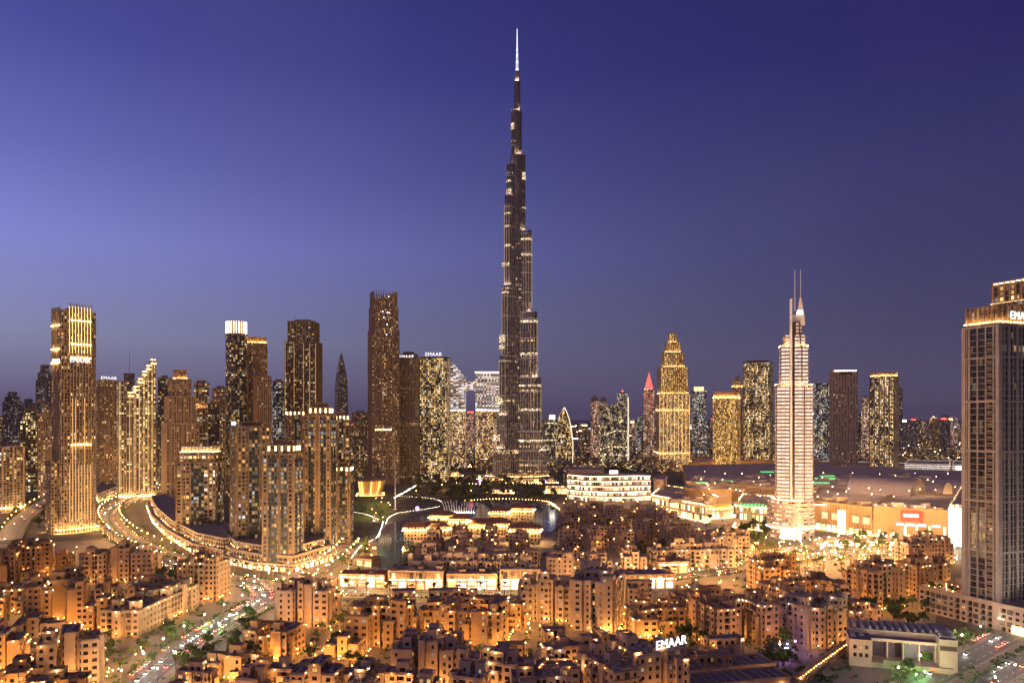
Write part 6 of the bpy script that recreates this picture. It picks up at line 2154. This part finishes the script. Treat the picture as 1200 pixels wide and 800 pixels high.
grove('dark tree among the amber blocks left of the tower podium', 'trees among the amber blocks', 1000, 1095, 680, 738, 20, B3, .9, 1.5, 13)
grove('tree on the lakeside below the lantern towers', 'lakeside trees', 396, 446, 628, 676, 12, B3 + PALMS, .9, 1.4, 14, False)
grove('tree lining the side street at far left', 'trees of the side street', 8, 62, 586, 630, 16, B3, 1.2, 1.8, 15)
grove('dark tree in the lake garden left of the long loggia building', 'trees at the loggia building', 462, 484, 640, 676, 8, B3, 1.1, 1.6, 16)
grove('tree between the houses of the old quarter', 'trees in the old quarter', 655, 840, 600, 650, 24, B3, .7, 1.2, 17)
grove('tree among the gold-lit houses at lower left', 'trees at lower left', -5, 180, 700, 800, 18, B3 + PALMS[:1], .6, 1.0, 18)
grove('tree among the villas along the bottom', 'trees along the bottom', 300, 900, 715, 800, 26, B3 + PALMS[:1], .6, 1.0, 19)
for rname, gap, off in (('boulevard', 15, 13.5), ('boulevard', 15, -13.5)):
    k = 0
    for x, y, a in walk(ROADS[rname][0], gap, off, 5):
        k += 1
        put_tree(RND.choice(PALMS), x, y, 'palm lining the bright boulevard', 'boulevard palms', RND.uniform(.85, 1.25))

for q in range(9):      # roof garden of the podium at the right edge
    c_, s_2 = math.cos(rzR), math.sin(rzR)
    pc = corner_loc(68, 44, RX + 5, RY - 17, rzR)
    u, v = -31 + (q % 5) * 5 + RND.uniform(-1, 1), -17 + (q // 5) * 30 + RND.uniform(-2, 2)
    dup(TREES[q % 3], (pc[0] + u * c_ - v * s_2, pc[1] + u * s_2 + v * c_, 14), q, .6, 'small tree in the roof garden of the podium at the right edge', 'roof garden trees')
rr = random.Random(31)
b = MB()
def bush(x, y, s):
    for q in range(9):
        v = Vector((rr.gauss(0, .5), rr.gauss(0, .5), abs(rr.gauss(.3, .3)))) * s
        n = Vector((rr.gauss(0, 1), rr.gauss(0, 1), rr.gauss(.6, 1))).normalized()
        u = n.orthogonal().normalized() * s * rr.uniform(.3, .55)
        w_ = n.cross(u) * rr.uniform(.6, 1.0)
        p = Vector((x, y, 0)) + v
        b.face([p - u - w_, p + u - w_ * .6, p + u * .7 + w_, p - u * .8 + w_ * .8])
for (px0, px1, py0, py1, n, s) in ((0, 300, 690, 800, 420, 1.6), (300, 1000, 705, 800, 800, 1.6), (650, 850, 595, 655, 420, 1.8), (860, 1110, 640, 700, 260, 1.7), (480, 655, 552, 588, 420, 3.2), (395, 470, 575, 680, 160, 1.8), (1040, 1200, 740, 800, 140, 1.4), (480, 640, 615, 690, 160, 1.6)):
    for q in range(n):
        x, y = G(rr.uniform(px0, px1), rr.uniform(py0, py1))
        if near_road(x, y, -3.5) or in_lake(x, y): continue
        bush(x, y, s * rr.uniform(.6, 1.3))
for rname in ('old_town_road', 'boulevard', 'highway_near', 'side_street'):
    pts_, wd_ = ROADS[rname]
    for sg in (-1, 1):
        for x, y, a in walk(pts_, 2.6, sg * (wd_ / 2 + 6.2)):
            if rr.random() < .7: bush(x + rr.uniform(-.6, .6), y + rr.uniform(-.6, .6), rr.uniform(1.0, 1.7))
o = b.build('shrubbery', M['leaf'])
o['kind'] = 'stuff'; o['label'] = 'low dark shrubs and hedges between the houses and along the roads'; o['category'] = 'shrubs'

# ------------------------------------------------------------------ street lamps
def lamp_proto(name, label, mt_, h=8.5, r=.42):
    t = thing(name, label, 'street lamp')
    b = MB().tube([(0, 0, 0), (0, 0, .8), (0, 0, h - .3)], [.2, .11, .07], 6)
    b.build('pole', M['dark'], t)
    MB().lathe([(.1, h - .42), (.16, h - .36), (.1, h - .31)], 8).build('collar', M['dark'], t)
    l = MB()
    l.lathe([(.12, h - .3), (r, h), (r * .8, h + r * .8), (.01, h + r * 1.1)], 8)
    l.build('lamp_head', mt_, t)
    return t
LP = lamp_proto('street_lamp', 'x', M['lamp'])
LW = lamp_proto('street_lamp', 'x', M['lampw'])
LG = lamp_proto('garden_lamp', 'x', M['lampg'], 6.5, .38)
LV = lamp_proto('violet_lamp', 'x', M['lampv'], 5, .35)
LGR = lamp_proto('garden_spotlight', 'x', M['lampgreen'], 2.2, .25)
lused = set()
def put_lamp(p, x, y, label, group, s=1.0):
    if p.name not in lused:
        lused.add(p.name)
        p.location = (x, y, 0); p.scale = (s,) * 3
        p['label'], p['group'] = label, group
    else: dup(p, (x, y, 0), 0, s, label, group)
for rname, gap, offs, lbl, pr, s in (('boulevard', 24, (11.4, -11.4), 'tall street lamp glowing beside the bright boulevard', LP, 1), ('old_town_road', 24, (7.5, -7.5), 'street lamp along the curving old town road', LW, .9),
                                     ('highway_near', 26, (8,), 'street lamp along the highway at lower right', LW, .9), ('highway_far', 26, (-8,), 'street lamp on the far side of the highway', LW, .9), ('side_street', 38, (8.5,), 'street lamp on the side street at far left', LP, .9),
                                     ('mall_street', 15, (8.5, -8.5), 'street lamp on the street before the mall', LW, 1), ('plaza_road', 16, (7.5, -7.5), 'street lamp on the plaza road by the lantern towers', LP, 1)):
    for off in offs:
        for x, y, a in walk(ROADS[rname][0], gap, off, 8):
            if y < 330: continue
            put_lamp(pr, x, y, lbl, lbl.replace('street lamp', 'street lamps').replace('tall ', ''), s)
def scatter_lamps(px0, px1, py0, py1, n, p, label, group, s, seed, check=True):
    rr = random.Random(seed)
    k = tries = 0
    while k < n and tries < n * 10:
        tries += 1
        x, y = G(rr.uniform(px0, px1), rr.uniform(py0, py1))
        if in_lake(x, y) or (check and not free(x, y)): continue
        put_lamp(p, x, y, label, group, rr.uniform(.8, 1.1) * s)
        k += 1
scatter_lamps(850, 1015, 640, 668, 26, LG, 'golden lamp in the brightest plaza right of the white banded hotel', 'plaza lamps right of the hotel', 1.3, 1)
scatter_lamps(880, 1060, 642, 664, 30, LP, 'tall bright lamp in the plaza right of the white banded hotel', 'tall plaza lamps right of the hotel', 1.1, 51, False)
scatter_lamps(700, 860, 660, 684, 14, LP, 'tall bright lamp in the street before the old quarter', 'tall lamps before the old quarter', 1.0, 52, False)
scatter_lamps(390, 640, 686, 700, 16, LP, 'tall bright lamp before the glowing shop rows', 'tall lamps before the shop rows', .9, 53, False)
scatter_lamps(700, 860, 662, 700, 12, LG, 'golden lamp near the bright glass showroom', 'lamps by the showroom', .9, 2)
scatter_lamps(780, 1000, 690, 740, 20, LG, 'golden garden lamp among the court blocks', 'garden lamps among the court blocks', .7, 3)
scatter_lamps(0, 180, 640, 800, 34, LG, 'golden garden lamp among the lower left houses', 'garden lamps at lower left', .65, 4)
scatter_lamps(392, 424, 720, 795, 10, LG, 'golden lamp in the palm court', 'palm court lamps', .6, 5)
scatter_lamps(395, 450, 635, 690, 12, LG, 'golden lamp on the lakeside plaza below the lantern towers', 'lakeside plaza lamps', .9, 6, False)
scatter_lamps(414, 458, 588, 612, 8, LP, 'white-gold lamp on the lake lawn', 'lawn lamps', .8, 26, False)
scatter_lamps(480, 650, 556, 584, 12, LG, 'golden lamp in the park behind the lake', 'park lamps', 1.2, 7, False)
scatter_lamps(990, 1120, 632, 655, 12, LP, 'white-gold lamp on the palm plaza before the red sign', 'palm plaza lamps', 1.0, 8, False)
scatter_lamps(660, 840, 600, 655, 16, LG, 'small golden lamp in an alley of the old quarter', 'alley lamps of the old quarter', .6, 9)
scatter_lamps(905, 932, 762, 782, 7, LV, 'violet lamp under the violet lit trees', 'violet garden lamps', 1, 10, False)
scatter_lamps(230, 290, 720, 752, 4, LGR, 'green spotlight under the trees of the old town road', 'green tree spotlights by the old town road', 1.2, 11, False)
scatter_lamps(1060, 1110, 780, 800, 3, LGR, 'green spotlight under the trees beside the highway', 'green tree spotlights by the highway', 1.2, 12, False)
grove('tree glowing violet above the violet lamps', 'violet lit trees', 900, 936, 758, 784, 9, TREES, .8, 1.1, 40, False)
scatter_lamps(640, 800, 586, 600, 14, LG, 'golden lamp at the foot of the terraced mall front', 'lamps before the terraced mall front', .9, 13, False)
scatter_lamps(300, 640, 705, 795, 34, LG, 'golden garden lamp among the villas along the bottom', 'garden lamps along the bottom', .6, 14)

for (nm, lbl, px, py, m_, r_) in (('light_ball', 'glowing violet-blue ball on the lake promenade beside the mast', 489, 598, 'violet', 2.6), ('stage_light', 'violet lit stage front on the park terrace below the supertall tower', 563, 566, 'violet', 3.4),
                                ('stage_light', 'small violet lit kiosk at the right end of the park terrace', 640, 566, 'violet', 2.4), ('light_ball', 'bluish light ball beside the opera house', 449, 563, 'screen', 2.0)):
    x, y = G(px, py)
    t = thing(nm, lbl, 'light', (x, y, 0))
    MB().lathe([(.01, .6), (r_ * .7, 1.0), (r_, r_ + .6), (r_ * .7, r_ * 1.7 + .6), (.01, r_ * 2 + .6)], 12).build('globe', M[m_], t)
    MB().lathe([(r_ * .8, 0), (r_ * .8, .5), (.02, .55)], 12).build('plinth', M['plaza'], t)
for (lbl, px0, px1, py, h, d_) in (('low terrace pavilion lit along its roof above the park trees', 500, 540, 558, 9, 20), ('wide glazed terrace hall between the park trees and the supertall tower', 560, 606, 562, 10, 22), ('low lit pavilion right below the supertall tower', 612, 652, 566, 9, 20),
                                   ('flat lit restaurant pavilion at the lake edge below the park', 572, 600, 578, 6, 14), ('low lit entrance hall left of the terraced mall front', 640, 668, 578, 12, 26), ('glowing pavilion between the opera house and the dark towers', 462, 486, 556, 9, 20)):
    cx = (px0 + px1) / 2
    x, y = G(cx, py)
    w_ = (px1 - px0) * y / FPX
    t = thing('park_pavilion', lbl, 'pavilion', (x, y + d_ / 2, 0), rad(RND.uniform(-8, 8)))
    b = MB().box(-w_ / 2, w_ / 2, -d_ / 2, d_ / 2, 0, h, 0, 1)
    b.box(-w_ / 2 - 1.5, w_ / 2 + 1.5, -d_ / 2 - 2, d_ / 2 + 1, h, h + .9, 2, 1)
    b.build('walls', [F_wave, M['roof'], STONE[0]], t)
    l = MB(); strip_ring(l, rect(w_, d_), 2.6, .8, .6); l.build('uplight', M['strip'], t)
# ------------------------------------------------------------------ cars
def car_proto():
    t = thing('car', 'x', 'car')
    b = MB()
    prof = [(-2.2, .35), (2.2, .35), (2.25, .75), (1.3, .92), (.6, 1.42), (-1.1, 1.45), (-1.9, .98), (-2.25, .9)]
    for sy, rev in ((-.88, False), (.88, True)):
        P = [(x, sy * (1 if z < 1 else .84), z) for x, z in prof]
        b.face(P[::-1] if rev else P, 0)
    for (a, c) in edges(prof):
        ka, kc = (1 if a[1] < 1 else .84), (1 if c[1] < 1 else .84)
        b.face([(a[0], -.88 * ka, a[1]), (a[0], .88 * ka, a[1]), (c[0], .88 * kc, c[1]), (c[0], -.88 * kc, c[1])], 0)
    b.build('body', mat('car_paint', (.35, .35, .36), .3, metal=.2, var=.05, objvar=.8), t)
    g = MB()
    for sy in (-1, 1): g.face([(1.15, sy * .86, .96), (.55, sy * .76, 1.38), (-1.05, sy * .76, 1.40), (-1.75, sy * .86, 1.0)])
    g.face([(1.28, -.7, .96), (1.28, .7, .96), (.66, .65, 1.38), (.66, -.65, 1.38)])
    g.face([(-1.88, -.7, 1.02), (-1.88, .7, 1.02), (-1.16, .65, 1.42), (-1.16, -.65, 1.42)])
    g.build('windows', M['dark'], t)
    w = MB()
    w.tube([(0, -.1, 0), (0, .1, 0)], [.34, .34], 12)
    wm = w.mesh('wheel', M['asphalt'])
    for x in (-1.4, 1.4):
        for y in (-.82, .82): link_copy(wm, 'wheel', t, (x, y, .34))
    h = MB().box(2.2, 2.3, -.16, .16, -.09, .09).mesh('headlight', M['headl'])
    for y in (-.62, .62): link_copy(h, 'headlight', t, (0, y, .68))
    h = MB().box(-2.31, -2.22, -.18, .18, -.08, .08).mesh('taillight', M['taill'])
    for y in (-.62, .62): link_copy(h, 'taillight', t, (0, y, .8))
    return t
CAR = car_proto()
first = True
for rname, n, lane, lbl, grp in (('old_town_road', 36, 3, 'car with its headlights on driving the curving old town road', 'cars on the old town road'), ('boulevard', 110, 5, 'car with lights on in the traffic of the bright boulevard', 'cars on the boulevard'),
                                 ('highway_near', 14, 3, 'car driving on the near lanes of the highway at lower right', 'cars on the near highway lanes'), ('highway_far', 12, 3, 'car driving on the far lanes of the highway at lower right', 'cars on the far highway lanes'),
                                 ('side_street', 9, 3, 'car in the side street at far left', 'cars in the side street'), ('mall_street', 14, 3.5, 'car queueing on the street before the mall', 'cars before the mall'), ('plaza_road', 6, 3, 'car on the plaza road by the lantern towers', 'cars on the plaza road')):
    pts = ROADS[rname][0]
    for side in (1, -1):
        ps = walk(pts, 9.0, lane * side, 4)
        ps = [p for p in ps if p[1] > 335]
        RND.shuffle(ps)
        for (x, y, a) in ps[:n // 2 + 1]:
            rz = a + (math.pi if side > 0 else 0)
            if first:
                CAR.location = (x, y, .05); CAR.rotation_euler = (0, 0, rz); CAR['label'], CAR['group'] = lbl, grp
                first = False
            else: dup(CAR, (x, y, .05), rz, 1, lbl, grp)

for rname, off, lbl in (('old_town_road', 8.6, 'car parked beside the curving old town road'), ('highway_near', 9.5, 'car parked beside the highway near the tower podium'), ('boulevard', -12.2, 'car parked along the bright boulevard')):
    for x, y, a in walk(ROADS[rname][0], 7.5 if rname != 'boulevard' else 16, off, 3):
        if RND.random() < .45 and 340 < y < 760: dup(CAR, (x, y, .16), a, 1, lbl, lbl.replace('car parked', 'cars parked'))
# ------------------------------------------------------------------ far city
rr = random.Random(99)
FAR = [F_grey, F_blue, F_pink, F_brown, F_sand, F_dark]
fm = []
for q in range(7):
    b = MB()
    b.prism(rect(1, .8), 0, 1, 0, 1)
    fm.append(q)
k = 0
NAMES = ['grey', 'bluish', 'pinkish', 'brown', 'sandy', 'dark']
def far_block(px, pw, yt, Y, mi, label, group):
    wd = pw * Y / FPX
    t = thing('distant_tower', label, 'tower', ((px - 600) * Y / FPX, Y, 0), math.atan2(600 - px, 900) + rad(rr.uniform(-20, 20)), group)
    h = max(12, hz(yt, Y))
    b = MB().prism(rect(wd, wd * .8), 0, h * .9, 0, 1)
    b.prism(rect(wd * .7, wd * .6), h * .88, h, 0, 1)
    b.build('body', [FAR[mi], M['roof']], t)
    if rr.random() < .5:
        l = MB().box(-wd * .3, wd * .3, -wd * .42, -wd * .4, h * .90, h * .93)
        l.build('roof_light', rr.choice([M['cove'], M['covew'], M['stripw'], M['red'], M['screen'], M['cove']]), t)
SPANS = [('left of the golden finned tower', 0, 60, 482, 505, 12), ('beyond the bright boulevard bend', 178, 200, 488, 500, 4), ('behind the round glass tower group', 240, 340, 470, 500, 10), ('behind the lake towers', 378, 434, 485, 505, 7),
         ('behind the sky bridge towers', 520, 600, 495, 515, 7), ('around the sail tower', 634, 700, 492, 512, 14), ('left of the art deco tower', 736, 770, 488, 510, 8), ('right of the art deco tower', 806, 875, 478, 506, 10),
         ('just right of the white hotel', 945, 1025, 480, 508, 11), ('on the right horizon', 1052, 1135, 486, 500, 16)]
for where, a, b_, y0, y1, n in SPANS:
    for q in range(n):
        mi = rr.randrange(6)
        px = a + (b_ - a) * (q + rr.uniform(.2, .8)) / n
        far_block(px, rr.uniform(5, 11), rr.uniform(y0, y1), rr.uniform(2300, 3600), mi, f"small distant {NAMES[mi]} tower, {ORD[q]} from left {where}", 'distant towers on the skyline')
t, wd, dp, top = tower('small distant tower floodlit orange with a pointed top, on the right horizon', 1089, 1099, 491, 508, 0, F_gold, Y=4200, pen=None)
MB().prism(rect(wd * .8, dp * .8), top, top + 18, 0, 0, ptop=rect(1, 1)).build('pointed_top', M['shop'], t)
l = MB(); strip_ring(l, rect(wd, dp), 3, 3, 4); l.build('uplight', M['stripf'], t)
tower('small distant violet-lit tower right of the orange floodlit one', 1113, 1122, 489, 508, 0, F_blue, Y=4300, pen=None, up=(3, M['violet'], 4))

b, l, c = MB(), MB(), 0
for q in range(1500):
    Y = 1700 * math.exp(rr.random() * 1.6)
    x = rr.uniform(-.78, .78) * Y
    px = 600 + x * FPX / Y
    py = HOR + CAM_H * FPX / Y
    s = rr.uniform(10, 26)
    h = rr.uniform(8, 30) * (1 if Y < 3000 else 1.6)
    b.prism([(x - s, Y - s), (x + s, Y - s), (x + s, Y + s), (x - s, Y + s)], 0, h, 0, 1, u0=q * 7.7)
o = b.build('low_city', [F_sandw, M['roof']])
o['kind'] = 'stuff'
o['label'] = 'mass of low distant city blocks spreading to the horizon'
o['category'] = 'distant city'
for (nm, mt_, n, sz) in (('city_lights', M['cove'], 1500, .0011), ('city_lights', M['covew'], 400, .0010), ('city_lights', M['red'], 60, .001)):
    l = MB()
    for q in range(n):
        Y = 1650 * math.exp(rr.random() * 2.0)
        x = rr.uniform(-.8, .8) * Y
        l.octa((x, Y, rr.uniform(8, 34)), Y * sz * rr.uniform(.35, .8))
    o = l.build(nm, mt_)
    o['kind'] = 'stuff'
    o['label'] = 'scattered street and house lights of the distant city'
    o['category'] = 'city lights'
b = MB()
for q in range(2200):
    Y = rr.uniform(1700, 3200)
    x = rr.uniform(-.75, .75) * Y
    h, r_ = rr.uniform(5, 10), rr.uniform(4, 9)
    pts = ngon(r_, 5, rr.random(), x, Y)
    b.prism(pts, 0, h * .7, 0, 0, ptop=ngon(r_ * 1.1, 5, rr.random(), x, Y), top=False)
    b.prism(ngon(r_ * 1.1, 5, rr.random(), x, Y), h * .7, h, 0, 0, ptop=ngon(r_ * .4, 5, rr.random(), x, Y))
o = b.build('distant_trees', M['leaf'])
o['kind'] = 'stuff'
o['label'] = 'dark tree masses among the distant city blocks'
o['category'] = 'trees'

seen = {}
for o in bpy.data.objects:
    if o.parent is None and o.get('label'):
        n = len(o['label'].replace('-', ' ').split()) if False else len(o['label'].split())
        if n > 16 or n < 4: print('LABEL LENGTH', n, o['label'])
        seen.setdefault(o['label'], []).append(o)
for k, v in seen.items():
    if len(v) > 1 and len({q.get('group') for q in v}) > 1 or (len(v) > 1 and not v[0].get('group')): print('SHARED LABEL', k, len(v))

# ------------------------------------------------------------------ thin evening haze over the whole city
hb = MB().box(-30000, 30000, -400, 58000, -1, 905)
hm = bpy.data.materials.new('haze')
hm.use_nodes = True
hm.node_tree.nodes.clear()
ho = hm.node_tree.nodes.new('ShaderNodeOutputMaterial')
hv = hm.node_tree.nodes.new('ShaderNodeVolumePrincipled')
hv.inputs['Color'].default_value = (.9, .88, .95, 1)
hv.inputs['Density'].default_value = 0.00002
hv.inputs['Anisotropy'].default_value = 0.3
hm.node_tree.links.new(hv.outputs[0], ho.inputs['Volume'])
hz_o = hb.build('haze', hm)
hz_o['kind'] = 'stuff'
hz_o['label'] = 'thin violet evening haze over the city'
hz_o['category'] = 'haze'
